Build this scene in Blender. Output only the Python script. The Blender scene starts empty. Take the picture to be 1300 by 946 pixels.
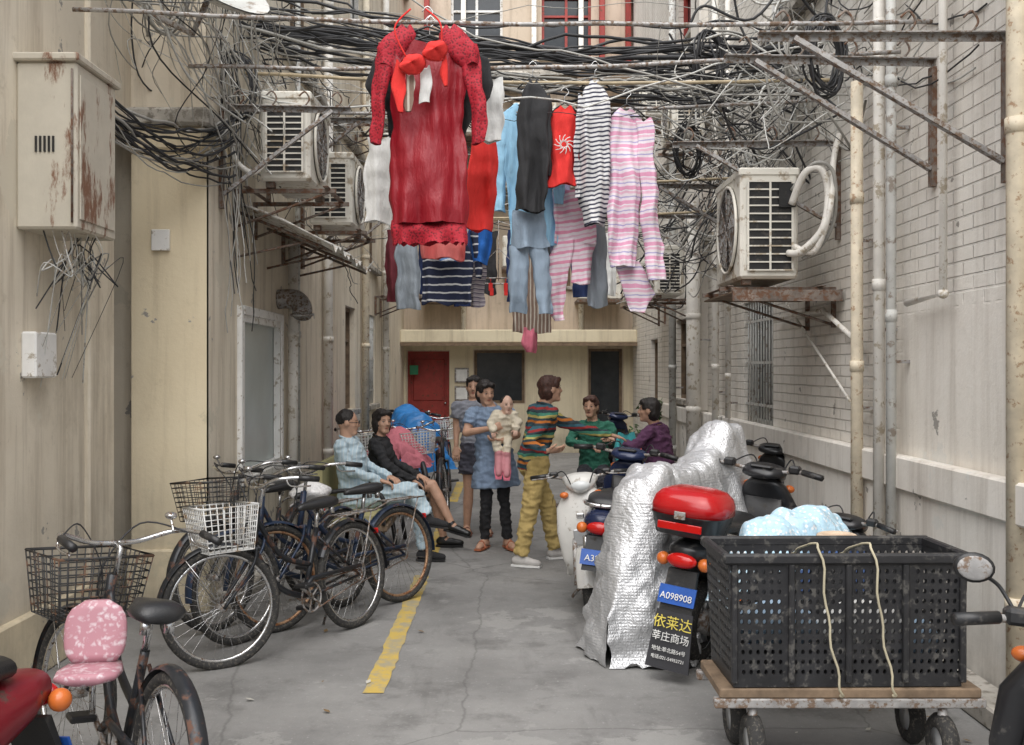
import bpy, math, random, bmesh
import numpy as np
from mathutils import Vector, Matrix, noise
random.seed(7)
V=Vector; pi=math.pi; rad=math.radians
sc=bpy.context.scene

# ------------------------------------------------------------ materials
class NG:
    def __init__(s,name):
        m=bpy.data.materials.new(name); m.use_nodes=True
        s.m=m; s.t=m.node_tree; s.n=s.t.nodes; s.l=s.t.links; s.b=s.n['Principled BSDF']
        tc=s.n.new('ShaderNodeTexCoord'); s.obj=tc.outputs['Object']
    def val(s,inp,v):
        if hasattr(v,'is_output'): s.l.new(v,inp)
        else:
            if isinstance(v,(tuple,list)) and len(v)==3 and inp.type=='RGBA': v=(*v,1)
            inp.default_value=v
    def noise(s,vec,scale,detail=4,rough=.6):
        n=s.n.new('ShaderNodeTexNoise'); s.l.new(vec,n.inputs['Vector'])
        n.inputs['Scale'].default_value=scale; n.inputs['Detail'].default_value=detail; n.inputs['Roughness'].default_value=rough
        return n.outputs['Fac']
    def mapping(s,vec,scale=(1,1,1),rot=(0,0,0),loc=(0,0,0)):
        n=s.n.new('ShaderNodeMapping'); s.l.new(vec,n.inputs['Vector'])
        n.inputs['Scale'].default_value=scale; n.inputs['Rotation'].default_value=rot; n.inputs['Location'].default_value=loc
        return n.outputs['Vector']
    def ramp(s,fac,stops,interp='LINEAR'):
        n=s.n.new('ShaderNodeValToRGB'); s.l.new(fac,n.inputs['Fac']); r=n.color_ramp; r.interpolation=interp
        while len(r.elements)<len(stops): r.elements.new(.5)
        for e,(p,c) in zip(r.elements,stops):
            e.position=p; e.color=(c,c,c,1) if not isinstance(c,(tuple,list)) else (*c,1)
        return n.outputs['Color']
    def mix(s,fac,a,b,mode='MIX'):
        n=s.n.new('ShaderNodeMix'); n.data_type='RGBA'; n.blend_type=mode
        s.val(n.inputs[0],fac); s.val(n.inputs[6],a); s.val(n.inputs[7],b)
        return n.outputs[2]
    def math(s,op,a,b=0,clamp=False):
        n=s.n.new('ShaderNodeMath'); n.operation=op; n.use_clamp=clamp
        s.val(n.inputs[0],a); s.val(n.inputs[1],b); return n.outputs[0]
    def sep(s,vec):
        n=s.n.new('ShaderNodeSeparateXYZ'); s.l.new(vec,n.inputs[0]); return n.outputs
    def comb(s,x,y,z):
        n=s.n.new('ShaderNodeCombineXYZ')
        for i,v in enumerate((x,y,z)): s.val(n.inputs[i],v)
        return n.outputs[0]
    def bump(s,h,strength=.3,dist=.01):
        n=s.n.new('ShaderNodeBump'); s.l.new(h,n.inputs['Height'])
        n.inputs['Strength'].default_value=strength; n.inputs['Distance'].default_value=dist
        s.l.new(n.outputs[0],s.b.inputs['Normal'])
    def out(s,col,rough=.7,metal=0):
        s.val(s.b.inputs['Base Color'],col); s.val(s.b.inputs['Roughness'],rough); s.val(s.b.inputs['Metallic'],metal)
        return s.m
MC={}
def pm(name,col,rough=.6,metal=0,var=.25,scale=6,bump=.15,bscale=60,dirt=None,dirtamt=.5):
    if name in MC: return MC[name]
    g=NG(name); n=g.noise(g.obj,scale,5)
    dark=tuple(c*(1-var) for c in col); lite=tuple(min(1,c*(1+var*.6)) for c in col)
    c=g.mix(g.ramp(n,[(.3,0.),(.7,1.)]),dark,lite)
    r=rough
    if dirt:
        d=g.noise(g.obj,scale*2.3,8,.7); f=g.ramp(d,[(.62-dirtamt*.3,0.),(.66-dirtamt*.2,1.)])
        c=g.mix(f,c,dirt); r=g.mix(f,(rough,)*3,(.85,)*3)
    if bump: g.bump(g.noise(g.obj,bscale,3),bump,.004)
    MC[name]=g.out(c,r,metal); return MC[name]
def stripes(name,cols,period,axis='z',rough=.85,bump=.5,tilt=0):
    g=NG(name); v=g.mapping(g.obj,rot=(0,tilt,0)); w=g.noise(g.obj,6,2)
    comp=g.sep(v)['XYZ'.index(axis.upper())]
    p=g.math('ADD',g.math('MULTIPLY',comp,1/period),g.math('MULTIPLY',w,.5))
    f=g.math('FRACT',p)
    tot=sum(c[0] for c in cols); acc=0; st=[]
    for wd,c in cols: st.append((acc/tot,c)); acc+=wd
    c=g.ramp(f,st,'CONSTANT')
    c=g.mix(g.math('MULTIPLY',g.noise(g.obj,9,4),.2),c,(.05,.05,.06))
    g.bump(g.noise(g.mapping(g.obj,(14,14,3)),1,4),bump,.03)
    return g.out(c,rough)
def cloth(name,col,bump=.6,rough=.9,scale=(14,14,4),var=.2):
    if name in MC: return MC[name]
    g=NG(name); n=g.noise(g.mapping(g.obj,scale),1,5)
    c=g.mix(n,tuple(x*(1-var) for x in col),tuple(min(1,x*(1+var)) for x in col))
    g.bump(n,bump,.035); MC[name]=g.out(c,rough); return MC[name]
def plaster(name,base,dark,grime=.6,brick=False,patch=.0,low=1.1):
    g=NG(name); o=g.obj
    big=g.noise(o,.55,8,.65)
    c=g.mix(g.ramp(big,[(.35,0.),(.7,1.)]),base,dark)
    st=g.noise(g.mapping(o,(5,5,.32)),1.3,7,.7)
    c=g.mix(g.math('MULTIPLY',g.ramp(st,[(.48,0.),(.75,1.)]),grime),c,(dark[0]*.5,dark[1]*.46,dark[2]*.42))
    blot=g.noise(g.mapping(o,(1,1,.6),loc=(4,2,9)),1.6,10,.75)
    c=g.mix(g.math('MULTIPLY',g.ramp(blot,[(.55,0.),(.68,1.)]),.5*grime),c,(dark[0]*.6,dark[1]*.58,dark[2]*.55))
    fine=g.noise(o,9,8,.75)
    c=g.mix(g.math('MULTIPLY',g.ramp(fine,[(.58,0.),(.72,1.)]),.4*grime+.08),c,(dark[0]*.5,dark[1]*.47,dark[2]*.42))
    if patch:
        pn=g.noise(g.mapping(o,loc=(3.3,7.1,2.2)),1.7,9,.62)
        c=g.mix(g.ramp(pn,[(.64-patch*.1,0.),(.655-patch*.1,1.)]),c,(base[0]*.82,base[1]*.82,base[2]*.81))
        p2=g.noise(g.mapping(o,loc=(9.3,1.1,5.2)),4,9,.6)
        c=g.mix(g.ramp(p2,[(.665,0.),(.675,1.)]),c,(.33,.31,.28))
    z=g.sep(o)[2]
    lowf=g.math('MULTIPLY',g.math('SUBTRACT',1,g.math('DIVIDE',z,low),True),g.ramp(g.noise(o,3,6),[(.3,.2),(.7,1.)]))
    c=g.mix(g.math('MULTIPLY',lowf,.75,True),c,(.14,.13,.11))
    h=g.math('MULTIPLY',g.noise(o,35,5,.7),.35)
    h=g.math('ADD',h,g.math('MULTIPLY',g.noise(o,3,4),.8))
    if brick:
        s=g.sep(o); v=g.comb(g.math('ADD',s[1],g.math('MULTIPLY',g.noise(o,3,2),.01)),s[2],0)
        b=g.n.new('ShaderNodeTexBrick'); g.l.new(v,b.inputs['Vector'])
        b.inputs['Scale'].default_value=1; b.inputs['Mortar Size'].default_value=.008; b.inputs['Mortar Smooth'].default_value=.6
        b.inputs['Brick Width'].default_value=.235; b.inputs['Row Height'].default_value=.078
        b.inputs['Color1'].default_value=(1,1,1,1); b.inputs['Color2'].default_value=(.72,.72,.72,1); b.inputs['Mortar'].default_value=(0,0,0,1)
        edge=g.math('MULTIPLY',g.noise(o,2.5,6),.12)
        mask=g.math('ADD',g.ramp(g.math('ADD',g.math('MULTIPLY',z,.2),edge),[(.45,0.),(.50,1.)]),g.ramp(g.math('ADD',g.math('MULTIPLY',s[1],.05),edge),[(.38,0.),(.41,1.)]),True)
        bc=g.mix(mask,(1,1,1),b.outputs['Color'])
        h=g.math('ADD',h,g.math('MULTIPLY',bc,2.2))
        c=g.mix(g.math('MULTIPLY',g.math('SUBTRACT',1,bc,True),.3),c,(.30,.27,.23))
        g.bump(h,.75,.012)
    else: g.bump(h,.5,.01)
    return g.out(c,.88)

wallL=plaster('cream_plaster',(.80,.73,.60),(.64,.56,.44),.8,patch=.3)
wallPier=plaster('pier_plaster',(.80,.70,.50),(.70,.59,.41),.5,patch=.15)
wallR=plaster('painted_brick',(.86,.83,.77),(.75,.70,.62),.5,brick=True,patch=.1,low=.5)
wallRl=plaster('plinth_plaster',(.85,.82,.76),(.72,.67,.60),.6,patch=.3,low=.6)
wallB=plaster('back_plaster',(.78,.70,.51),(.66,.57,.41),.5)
wallB2=plaster('back_upper_plaster',(.66,.55,.44),(.52,.43,.33),.8)
conc=pm('old_concrete',(.46,.43,.38),.9,var=.4,scale=4,bump=.5,dirt=(.2,.18,.15),dirtamt=.4)
glass=pm('dark_window_glass',(.035,.04,.045),.12,bump=0)
frost=pm('frosted_glass',(.50,.55,.54),.35,var=.12,scale=2,bump=.05)
white=pm('white_paint',(.80,.79,.76),.5,var=.12,dirt=(.42,.37,.30),dirtamt=.2)
cream=pm('ac_cream_paint',(.76,.73,.65),.45,var=.15,scale=3,dirt=(.42,.35,.26),dirtamt=.3)
redp=pm('red_paint',(.34,.04,.03),.5,dirt=(.16,.06,.04),dirtamt=.15)
rust=pm('rusty_steel',(.24,.20,.17),.8,.3,var=.5,scale=12,dirt=(.17,.09,.055),dirtamt=.5,bump=.4)
galv=pm('galvanised_steel',(.38,.37,.36),.55,.4,var=.35,scale=14,dirt=(.20,.14,.10),dirtamt=.45)
chrome=pm('chrome',(.62,.62,.62),.22,.95,var=.1,dirt=(.2,.13,.08),dirtamt=.2,scale=20)
black=pm('black_plastic',(.018,.018,.019),.42,var=.3,dirt=(.06,.055,.05),dirtamt=.2)
tyre=pm('rubber_tyre',(.03,.029,.028),.85,var=.3,scale=30,dirt=(.10,.09,.075),dirtamt=.3)
seatm=pm('black_vinyl',(.02,.02,.021),.35,var=.2,bump=.3,bscale=200)
pipew=pm('white_pvc_pipe',(.76,.73,.67),.5,var=.15,dirt=(.45,.39,.3),dirtamt=.25)
pipet=pm('painted_iron_pipe',(.68,.60,.46),.6,var=.2,scale=10,dirt=(.40,.27,.17),dirtamt=.2)
pipeg=pm('grey_pipe',(.56,.56,.53),.55,var=.2,dirt=(.3,.26,.22),dirtamt=.25)
cab=pm('black_cable',(.03,.03,.032),.6,bump=0)
cabg=pm('grey_cable',(.36,.35,.32),.6,bump=0)
wood=pm('weathered_wood',(.20,.14,.09),.8,var=.4,scale=12)
plateb=pm('blue_number_plate',(.02,.10,.42),.4,bump=0)
redl=pm('red_lens',(.5,.01,.008),.15,var=.1,bump=0)
orl=pm('orange_lens',(.6,.15,.03),.25,var=.1,bump=0)
clear=pm('clear_lens',(.6,.62,.62),.1,var=.05,bump=0)
silverp=pm('silver_paint',(.50,.51,.52),.3,.6,var=.1)
whitetext=pm('white_lettering',(.78,.78,.76),.6,bump=0)
skinm=pm('skin',(.54,.32,.22),.55,var=.15,scale=18,bump=.1,bscale=150)
skinb=pm('baby_skin',(.68,.44,.34),.5,var=.1,scale=20,bump=0)
hairm=pm('black_hair',(.02,.015,.013),.55,var=.6,scale=60,bump=1,bscale=90)
hairbr=pm('brown_hair',(.075,.03,.02),.55,var=.6,scale=60,bump=1,bscale=90)
lipm=pm('lips',(.40,.14,.11),.5,bump=0)
eyew=pm('eye_white',(.55,.52,.48),.3,bump=0)
leafm=pm('leaf_green',(.05,.10,.025),.6,var=.5,scale=8)

# ------------------------------------------------------------ builder
class Bd:
    def __init__(s): s.v=[];s.f=[];s.fm=[];s.sm=[];s.mats=[];s.M=Matrix.Identity(4)
    def mi(s,m):
        if m not in s.mats: s.mats.append(m)
        return s.mats.index(m)
    def add(s,vs,fs,m,smooth=True):
        o=len(s.v); M=s.M
        s.v+= [tuple(M@V(p)) for p in vs]; i=s.mi(m)
        for f in fs: s.f.append(tuple(a+o for a in f)); s.fm.append(i); s.sm.append(smooth)
    def box(s,x0,x1,y0,y1,z0,z1,m,bev=0):
        if bev:
            c=V(((x0+x1)/2,(y0+y1)/2,(z0+z1)/2)); h=(abs(x1-x0)/2,abs(y1-y0)/2,abs(z1-z0)/2)
            b=min(bev,min(h)*.95); vs=[];fs=[]
            idx={}
            for sx in(-1,1):
                for sy in(-1,1):
                    for sz in(-1,1):
                        for k in range(3):
                            p=[h[0]*sx,h[1]*sy,h[2]*sz]
                            for j in range(3):
                                if j!=k: p[j]-=b*(sx,sy,sz)[j]
                            idx[(sx,sy,sz,k)]=len(vs); vs.append(c+V(p))
            for k in range(3):
                a,bb=[j for j in range(3) if j!=k]
                for sg in(-1,1):
                    q=[]
                    for (p1,p2) in((-1,-1),(1,-1),(1,1),(-1,1)):
                        t=[0,0,0]; t[k]=sg;t[a]=p1;t[bb]=p2; q.append(idx[(*t,k)])
                    fs.append(q)
            for k in range(3):
                a,bb=[j for j in range(3) if j!=k]
                for p1 in(-1,1):
                    for p2 in(-1,1):
                        t0=[0,0,0];t0[k]=-1;t0[a]=p1;t0[bb]=p2; t1=list(t0);t1[k]=1
                        fs.append([idx[(*t0,a)],idx[(*t1,a)],idx[(*t1,bb)],idx[(*t0,bb)]])
            for sx in(-1,1):
                for sy in(-1,1):
                    for sz in(-1,1): fs.append([idx[(sx,sy,sz,k)] for k in range(3)])
            s.add(vs,fs,m,False); return
        vs=[(x,y,z) for x in(x0,x1) for y in(y0,y1) for z in(z0,z1)]
        s.add(vs,[(0,1,3,2),(4,6,7,5),(0,4,5,1),(2,3,7,6),(0,2,6,4),(1,5,7,3)],m,False)
    def loft(s,rings,m,closed=False,caps=True,smooth=True):
        n=len(rings[0]); vs=[p for r in rings for p in r]; fs=[]; R=len(rings)
        for i in range(R if closed else R-1):
            j=(i+1)%R
            for k in range(n):
                l=(k+1)%n; fs.append((i*n+k,i*n+l,j*n+l,j*n+k))
        if caps and not closed: fs.append(tuple(range(n))[::-1]); fs.append(tuple((R-1)*n+k for k in range(n)))
        s.add(vs,fs,m,smooth)
    def grid(s,rows,m,smooth=True):
        n=len(rows[0]); vs=[p for r in rows for p in r]
        s.add(vs,[(i*n+k,i*n+k+1,(i+1)*n+k+1,(i+1)*n+k) for i in range(len(rows)-1) for k in range(n-1)],m,smooth)
    def tube(s,pts,r,m,n=8,closed=False,caps=True):
        pts=[V(p) for p in pts]; N=len(pts); rs=r if isinstance(r,(list,tuple)) else [r]*N
        rings=[];prev=None
        for i,p in enumerate(pts):
            t=(pts[(i+1)%N]-pts[i-1]) if closed else (pts[min(i+1,N-1)]-pts[max(i-1,0)])
            if t.length<1e-9: t=V((0,0,1))
            t.normalize()
            if prev is None:
                up=V((0,0,1)) if abs(t.z)<.9 else V((1,0,0)); u=t.cross(up).normalized()
            else:
                u=prev-t*prev.dot(t); u.normalize()
            prev=u; w=t.cross(u)
            rings.append([p+(u*math.cos(2*pi*k/n)+w*math.sin(2*pi*k/n))*rs[i] for k in range(n)])
        s.loft(rings,m,closed,caps)
    def ell(s,c,r,m,R=None,nu=14,nv=9):
        c=V(c); R=R or Matrix.Identity(3); rings=[]
        for i in range(nv+1):
            a=-pi/2+pi*i/nv; ca=max(math.cos(a),.02)
            rings.append([c+R@V((r[0]*ca*math.cos(2*pi*k/nu),r[1]*ca*math.sin(2*pi*k/nu),r[2]*math.sin(a))) for k in range(nu)])
        s.loft(rings,m)
    def torus(s,c,axis,R,r,m,N=32,n=8,a0=0,a1=2*pi):
        axis=V(axis).normalized(); u=axis.orthogonal().normalized(); w=axis.cross(u); c=V(c)
        full=abs(a1-a0-2*pi)<1e-6
        cnt=N if full else N+1
        s.tube([c+(u*math.cos(a0+(a1-a0)*i/N)+w*math.sin(a0+(a1-a0)*i/N))*R for i in range(cnt)],r,m,n,closed=full)
    def disc(s,c,axis,R,th,m,N=28):
        axis=V(axis).normalized(); s.tube([V(c)-axis*th/2,V(c)+axis*th/2],R,m,N)
    def done(s,name,origin=None,parent=None):
        vs=np.array(s.v)
        if origin is None:
            mn=vs.min(0);mx=vs.max(0); origin=((mn[0]+mx[0])/2,(mn[1]+mx[1])/2,mn[2])
        o=V(origin)
        me=bpy.data.meshes.new(name); me.from_pydata([(p[0]-o.x,p[1]-o.y,p[2]-o.z) for p in s.v],[],s.f)
        for m in s.mats: me.materials.append(m)
        me.polygons.foreach_set('material_index',s.fm); me.polygons.foreach_set('use_smooth',s.sm)
        bm=bmesh.new(); bm.from_mesh(me); bmesh.ops.recalc_face_normals(bm,faces=bm.faces); bm.to_mesh(me); bm.free()
        ob=bpy.data.objects.new(name,me); sc.collection.objects.link(ob); ob.location=o
        if parent: ob.parent=parent; ob.matrix_parent_inverse=Matrix.Translation(-parent.location)
        return ob
def cr(pts,k=6):
    pts=[V(p) for p in pts]; P=[pts[0]]+pts+[pts[-1]]; out=[]
    for i in range(1,len(P)-2):
        a,b,c,d=P[i-1],P[i],P[i+1],P[i+2]
        for j in range(k):
            t=j/k; out.append(.5*((2*b)+(c-a)*t+(2*a-5*b+4*c-d)*t*t+(3*b-a-3*c+d)*t**3))
    out.append(pts[-1]); return out
def sring(f,a,b,n=20,e=2.6):
    out=[]
    for k in range(n):
        t=2*pi*k/n; c,s_=math.cos(t),math.sin(t)
        out.append(f(a*math.copysign(abs(c)**(2/e),c),b*math.copysign(abs(s_)**(2/e),s_)))
    return out

# ------------------------------------------------------------ ground
def ground():
    g=NG('alley_concrete'); o=g.obj
    c=g.mix(g.ramp(g.noise(o,.8,9,.68),[(.32,0.),(.68,1.)]),(.165,.162,.157),(.29,.285,.275))
    c=g.mix(g.ramp(g.noise(o,2.6,9,.72),[(.52,0.),(.64,.6)]),c,(.12,.117,.112))
    c=g.mix(g.ramp(g.noise(g.mapping(o,loc=(5,3,0)),1.3,9,.7),[(.58,0.),(.60,.5)]),c,(.33,.325,.31))
    c=g.mix(g.ramp(g.noise(o,45,3),[(.62,0.),(.7,.5)]),c,(.38,.37,.36))
    c=g.mix(g.ramp(g.noise(g.mapping(o,(1.6,.25,1)),2,8,.7),[(.56,0.),(.7,.6)]),c,(.11,.107,.103))
    vo=g.n.new('ShaderNodeTexVoronoi'); vo.feature='DISTANCE_TO_EDGE'; g.l.new(g.mapping(g.mix(.12,o,g.comb(g.noise(o,3,5),g.noise(o,2.7,5),0)),(.5,.42,.5)),vo.inputs['Vector']); vo.inputs['Scale'].default_value=1
    c=g.mix(g.ramp(vo.outputs['Distance'],[(.0,.45),(.004,0.)]),c,(.07,.068,.065))
    g.bump(g.math('ADD',g.noise(o,60,5,.7),g.math('MULTIPLY',g.noise(o,4,4),2)),.35,.008)
    mt=g.out(c,g.ramp(g.noise(o,1.5,5),[(.35,.6),(.65,.9)]))
    B=Bd(); B.add([(-60,-40,0),(60,-40,0),(60,80,0),(-60,80,0)],[(0,1,2,3)],mt,False); B.done('ground',(0,0,0))
    g=NG('worn_yellow_paint'); n=g.noise(g.obj,7,8,.7)
    c=g.mix(g.ramp(n,[(.46,0.),(.6,1.)]),(.52,.37,.09),(.34,.30,.2)); m2=g.out(c,.85)
    B=Bd()
    for (y0,y1) in((5.1,8.0),(8.9,11.2),(12.4,14.6),(15.6,17.6)):
        L=[];R=[]
        k=40
        for i in range(k+1):
            y=y0+(y1-y0)*i/k
            L.append((-.720+random.uniform(-.010,.006),y,.004)); R.append((-.615+random.uniform(-.006,.010),y,.004))
        B.grid([L,R],m2,False)
    B.done('yellow_road_marking',(0,0,0))
    m3=pm('drain_iron',(.08,.075,.07),.7,.5)
    B=Bd(); B.box(.35,.65,11.9,12.2,.004,.012,m3)
    for i in range(6): B.box(.38+i*.045,.4+i*.045,11.93,12.17,.013,.018,rust)
    B.done('drain_cover')
    B=Bd(); B.box(-2.0,-1.8,6.9,19.6,0,.10,conc,.01); B.done('kerb')
    B=Bd(); B.box(2.15,2.34,1.5,19.6,0,.10,conc,.01); B.done('kerb')
    B=Bd(); lm=pm('litter_paper',(.5,.48,.42),.9); ld=pm('dry_leaf',(.2,.13,.06),.9)
    for i in range(130):
        x=random.choice((-1,1))*random.uniform(.6,1.9); y=random.uniform(3,17); a=random.random()*6; L=random.uniform(.008,.025)
        p=V((x+.1,y,.012)); d=V((math.cos(a),math.sin(a),.2))*L; e=V((-math.sin(a),math.cos(a),.1))*L*.6
        B.add([p-d,p+e,p+d,p-e],[(0,1,2,3)],lm if i%5==0 else ld,False)
    B.done('litter')
ground()

# ------------------------------------------------------------ walls
def facade(B,M,U0,U1,Z0,Z1,holes,mat,depth=.13,revmat=None):
    B.M=M
    us=sorted(set([U0,U1]+[h[0] for h in holes]+[h[1] for h in holes])); zs=sorted(set([Z0,Z1]+[h[2] for h in holes]+[h[3] for h in holes]))
    for i in range(len(us)-1):
        for j in range(len(zs)-1):
            cu=(us[i]+us[i+1])/2; cz=(zs[j]+zs[j+1])/2
            if any(h[0]<cu<h[1] and h[2]<cz<h[3] for h in holes): continue
            B.add([(us[i],0,zs[j]),(us[i+1],0,zs[j]),(us[i+1],0,zs[j+1]),(us[i],0,zs[j+1])],[(0,1,2,3)],mat,False)
    for h in holes:
        u0,u1,z0,z1=h[:4]; kind=h[4]; dp=.03 if kind=='f' else depth; d=-dp; rm=revmat or mat
        for q in ([(u0,0,z0),(u0,d,z0),(u0,d,z1),(u0,0,z1)],[(u1,0,z0),(u1,d,z0),(u1,d,z1),(u1,0,z1)],[(u0,0,z0),(u1,0,z0),(u1,d,z0),(u0,d,z0)],[(u0,0,z1),(u1,0,z1),(u1,d,z1),(u0,d,z1)]):
            B.add(q,[(0,1,2,3)],rm,False)
        win(B,u0,u1,z0,z1,-dp,kind)
def win(B,u0,u1,z0,z1,y,kind):
    fm={'w':white,'r':redp,'d':wood,'f':white,'b':pipeg,'door':redp,'dark':wood}[kind]
    g=frost if kind=='f' else glass
    if kind=='door':
        B.add([(u0,y,z0),(u1,y,z0),(u1,y,z1),(u0,y,z1)],[(0,1,2,3)],redp,False)
        B.box(u0+.1,u1-.1,y,y+.02,z0+.15,z0+.8,redp,.01); B.box(u0+.1,u1-.1,y,y+.02,z0+1.0,z1-.15,redp,.01)
        B.ell((u1-.08,y+.04,z0+.95),(.025,.03,.025),chrome)
    else:
        B.add([(u0,y,z0),(u1,y,z0),(u1,y,z1),(u0,y,z1)],[(0,1,2,3)],g,False)
    t=.05
    B.box(u0,u0+t,y+.005,y+.06,z0,z1,fm);B.box(u1-t,u1,y+.005,y+.06,z0,z1,fm)
    B.box(u0+t,u1-t,y+.005,y+.06,z0,z0+t,fm);B.box(u0+t,u1-t,y+.005,y+.06,z1-t,z1,fm)
    if kind in 'wrdf' and kind!='f':
        m=(u0+u1)/2; B.box(m-.025,m+.025,y+.004,y+.055,z0+t,z1-t,fm); zz=z0+(z1-z0)*.68; B.box(u0+t,u1-t,y+.003,y+.05,zz-.02,zz+.02,fm)
        B.box(u0-.06,u1+.06,-.005,.07,z0-.07,z0,conc,.008)
    if kind=='b':
        n=int((u1-u0)/.1)
        for i in range(1,n): B.tube([(u0+(u1-u0)*i/n,-.02,z0),(u0+(u1-u0)*i/n,-.02,z1)],.008,pipeg,6)
        for zz in(z0+.2,(z0+z1)/2,z1-.2): B.box(u0,u1,-.03,-.015,zz-.012,zz+.012,pipeg)
        B.box(u0-.06,u1+.06,-.005,.07,z0-.07,z0,conc,.008)
ML=Matrix(((0,1,0,-2),(1,0,0,0),(0,0,1,0),(0,0,0,1)))
MLn=Matrix(((0,1,0,-2.5),(1,0,0,0),(0,0,1,0),(0,0,0,1)))
MR=Matrix(((0,-1,0,2.4),(1,0,0,0),(0,0,1,0),(0,0,0,1)))
MB=Matrix(((1,0,0,0),(0,-1,0,19.7),(0,0,1,0),(0,0,0,1)))
B=Bd()
facade(B,ML,6.8,12.4,0,6.3,[(7.62,8.9,.8,2.02,'f'),(11.2,12.2,3.0,4.3,'d'),(9.4,10.4,4.6,5.8,'d')],wallL)
facade(B,ML,12.4,19.8,0,8.7,[(12.6,13.4,1.1,2.4,'d'),(14.4,15.4,1.1,2.4,'b'),(14.4,15.6,3.1,4.4,'d'),(17,18,3.1,4.4,'w'),(16.5,17.4,0,2.1,'dark'),(13,14.2,6,7.3,'w'),(16.6,17.8,6,7.3,'w')],wallL)
B.M=Matrix.Identity(4)
B.box(-2.5,-2.0,6.8,6.84,0,3.05,wallPier)
B.box(-2.53,-1.985,6.76,7.4,3.05,3.22,wallPier,.03)
B.box(-2.56,-1.97,6.72,7.42,3.22,3.34,conc,.02)
B.box(-2.5,-2.003,6.79,7.0,3.34,6.3,wallL)
B.box(-2.53,-1.975,6.77,6.97,0,.42,wallPier,.012)
B.box(-5,-2.2,7.0,12.4,0,6.25,wallL); B.box(-5,-2.2,12.402,19.8,0,8.65,wallL); B.box(-5,-2.003,12.38,12.4,6.3,8.7,wallL)
B.box(-5,-1.9,6.78,12.36,6.3,6.45,conc,.02); B.box(-5,-1.9,12.37,19.8,8.7,8.85,conc,.02)
B.box(-2.05,-1.93,7.0,19.8,4.4,4.52,conc,.02)
for q in((7.55,7.62,.74,2.09),(8.9,8.97,.74,2.09)): B.box(-2.0,-1.96,q[0],q[1],q[2],q[3],white,.006)
B.box(-2.0,-1.958,7.62,8.9,2.02,2.09,white,.006); B.box(-2.0,-1.958,7.62,8.9,.74,.80,white,.006)
left=B.done('left_apartment_building',(0,0,0))
B=Bd()
facade(B,MLn,1.5,6.42,0,5.4,[],wallL); B.M=Matrix.Identity(4)
B.box(-2.62,-2.5,6.38,6.43,0,5.4,wallL)
B.box(-2.56,-2.47,6.05,6.43,0,5.4,wallL,.01)
B.box(-5,-2.7,1.5,6.35,0,5.35,wallL); B.box(-5,-2.45,1.4,6.44,5.4,5.5,conc,.02)
B.box(-3.2,-3.15,6.3,7.0,0,3.2,wood); B.box(-3.2,-2.5,6.43,6.8,3.2,5.4,wallL)
B.box(-2.56,-2.46,1.5,6.05,0,.35,wallPier,.01)
B.done('cream_house',(0,0,0))
B=Bd()
facade(B,MR,1.5,11.5,0,6.2,[(9.26,10.4,1.07,2.28,'b'),(8.6,9.6,4.6,5.7,'w')],wallR)
facade(B,MR,11.5,19.8,0,8.8,[(13.6,14.6,1.2,2.3,'d'),(11.8,12.2,3.2,4.4,'r'),(14.8,15.8,3.2,4.4,'w'),(16.4,17.2,0,2.1,'dark'),(13.2,14.4,6,7.2,'r'),(17,18,5.8,7,'w')],wallR)
B.M=Matrix.Identity(4)
B.box(2.345,2.402,1.5,16.35,0,.90,wallRl); B.box(2.31,2.40,1.5,16.35,.90,1.1,wallRl,.012)
B.box(2.6,5,1.5,11.5,0,6.15,wallR); B.box(2.6,5,11.502,19.8,0,8.7,wallR); B.box(2.403,5,11.48,11.499,6.2,8.8,wallR)
B.box(2.3,5,1.5,11.47,6.2,6.35,conc,.02); B.box(2.3,5,11.48,19.8,8.8,8.95,conc,.02)
B.box(2.37,2.41,4.3,4.72,1.1,6.2,wallPier,.01)
B.box(2.30,2.42,12.3,12.9,1.1,8.8,wallRl,.02)
B.box(2.28,2.42,7,19.8,4.5,4.64,conc,.02)
right=B.done('painted_brick_building',(0,0,0))
B=Bd()
facade(B,MB,-8,8,0,9.6,[(-1.93,-1.13,0,1.95,'door'),(-.65,.32,.95,1.97,'dark'),(1.55,2.2,0,2.0,'dark'),(-1.7,-.7,3.2,4.3,'w'),(.2,1.2,3.2,4.3,'d'),(-1.75,-.8,5.4,6.5,'d'),(.4,1.4,5.4,6.5,'w'),(-1.1,-.1,7.7,8.9,'w'),(.65,1.6,7.6,8.8,'r'),(2.6,3.4,7.6,8.8,'r'),(-3,-2,7.6,8.8,'r'),(1.9,2.2,5.4,6.6,'w')],wallB2)
B.M=Matrix.Identity(4)
def strip(x0,x1,z0,z1): B.box(x0,x1,19.66,19.698,z0,z1,wallB)
strip(-8,-1.95,0,2.1);strip(-1.12,-.67,0,2.1);strip(-.67,.34,0,.93);strip(.34,1.53,0,2.1);strip(2.22,8,0,2.1);strip(-1.95,-1.12,1.97,2.1);strip(-.67,.34,1.99,2.1)
B.box(-2.0,2.4,19.0,19.66,2.1,2.34,wallB,.015)
B.box(-2.0,2.4,18.97,19.03,2.04,2.1,wood)
B.box(-2,2.4,19.4,19.69,4.75,4.95,conc,.01); B.box(-2,2.4,19.3,19.69,7.15,7.3,conc,.01)
B.box(-2,2.4,18.9,19.39,4.95,5.05,conc,.01)
for i in range(30): B.tube([(-1.95+i*.15,18.95,5.05),(-1.95+i*.15,18.95,5.8)],.012,rust,5)
B.tube([(-2,18.95,5.8),(2.4,18.95,5.8)],.02,rust,6)
for x in(-1.6,1.75,2.25): B.box(x,x+.1,19.5,19.69,4.96,9.5,redp,.01)
B.box(1.3,2.3,18.9,19.69,6.6,7.14,wood,.02); B.box(-.2,.6,19.0,19.69,6.9,7.14,conc,.02)
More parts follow.
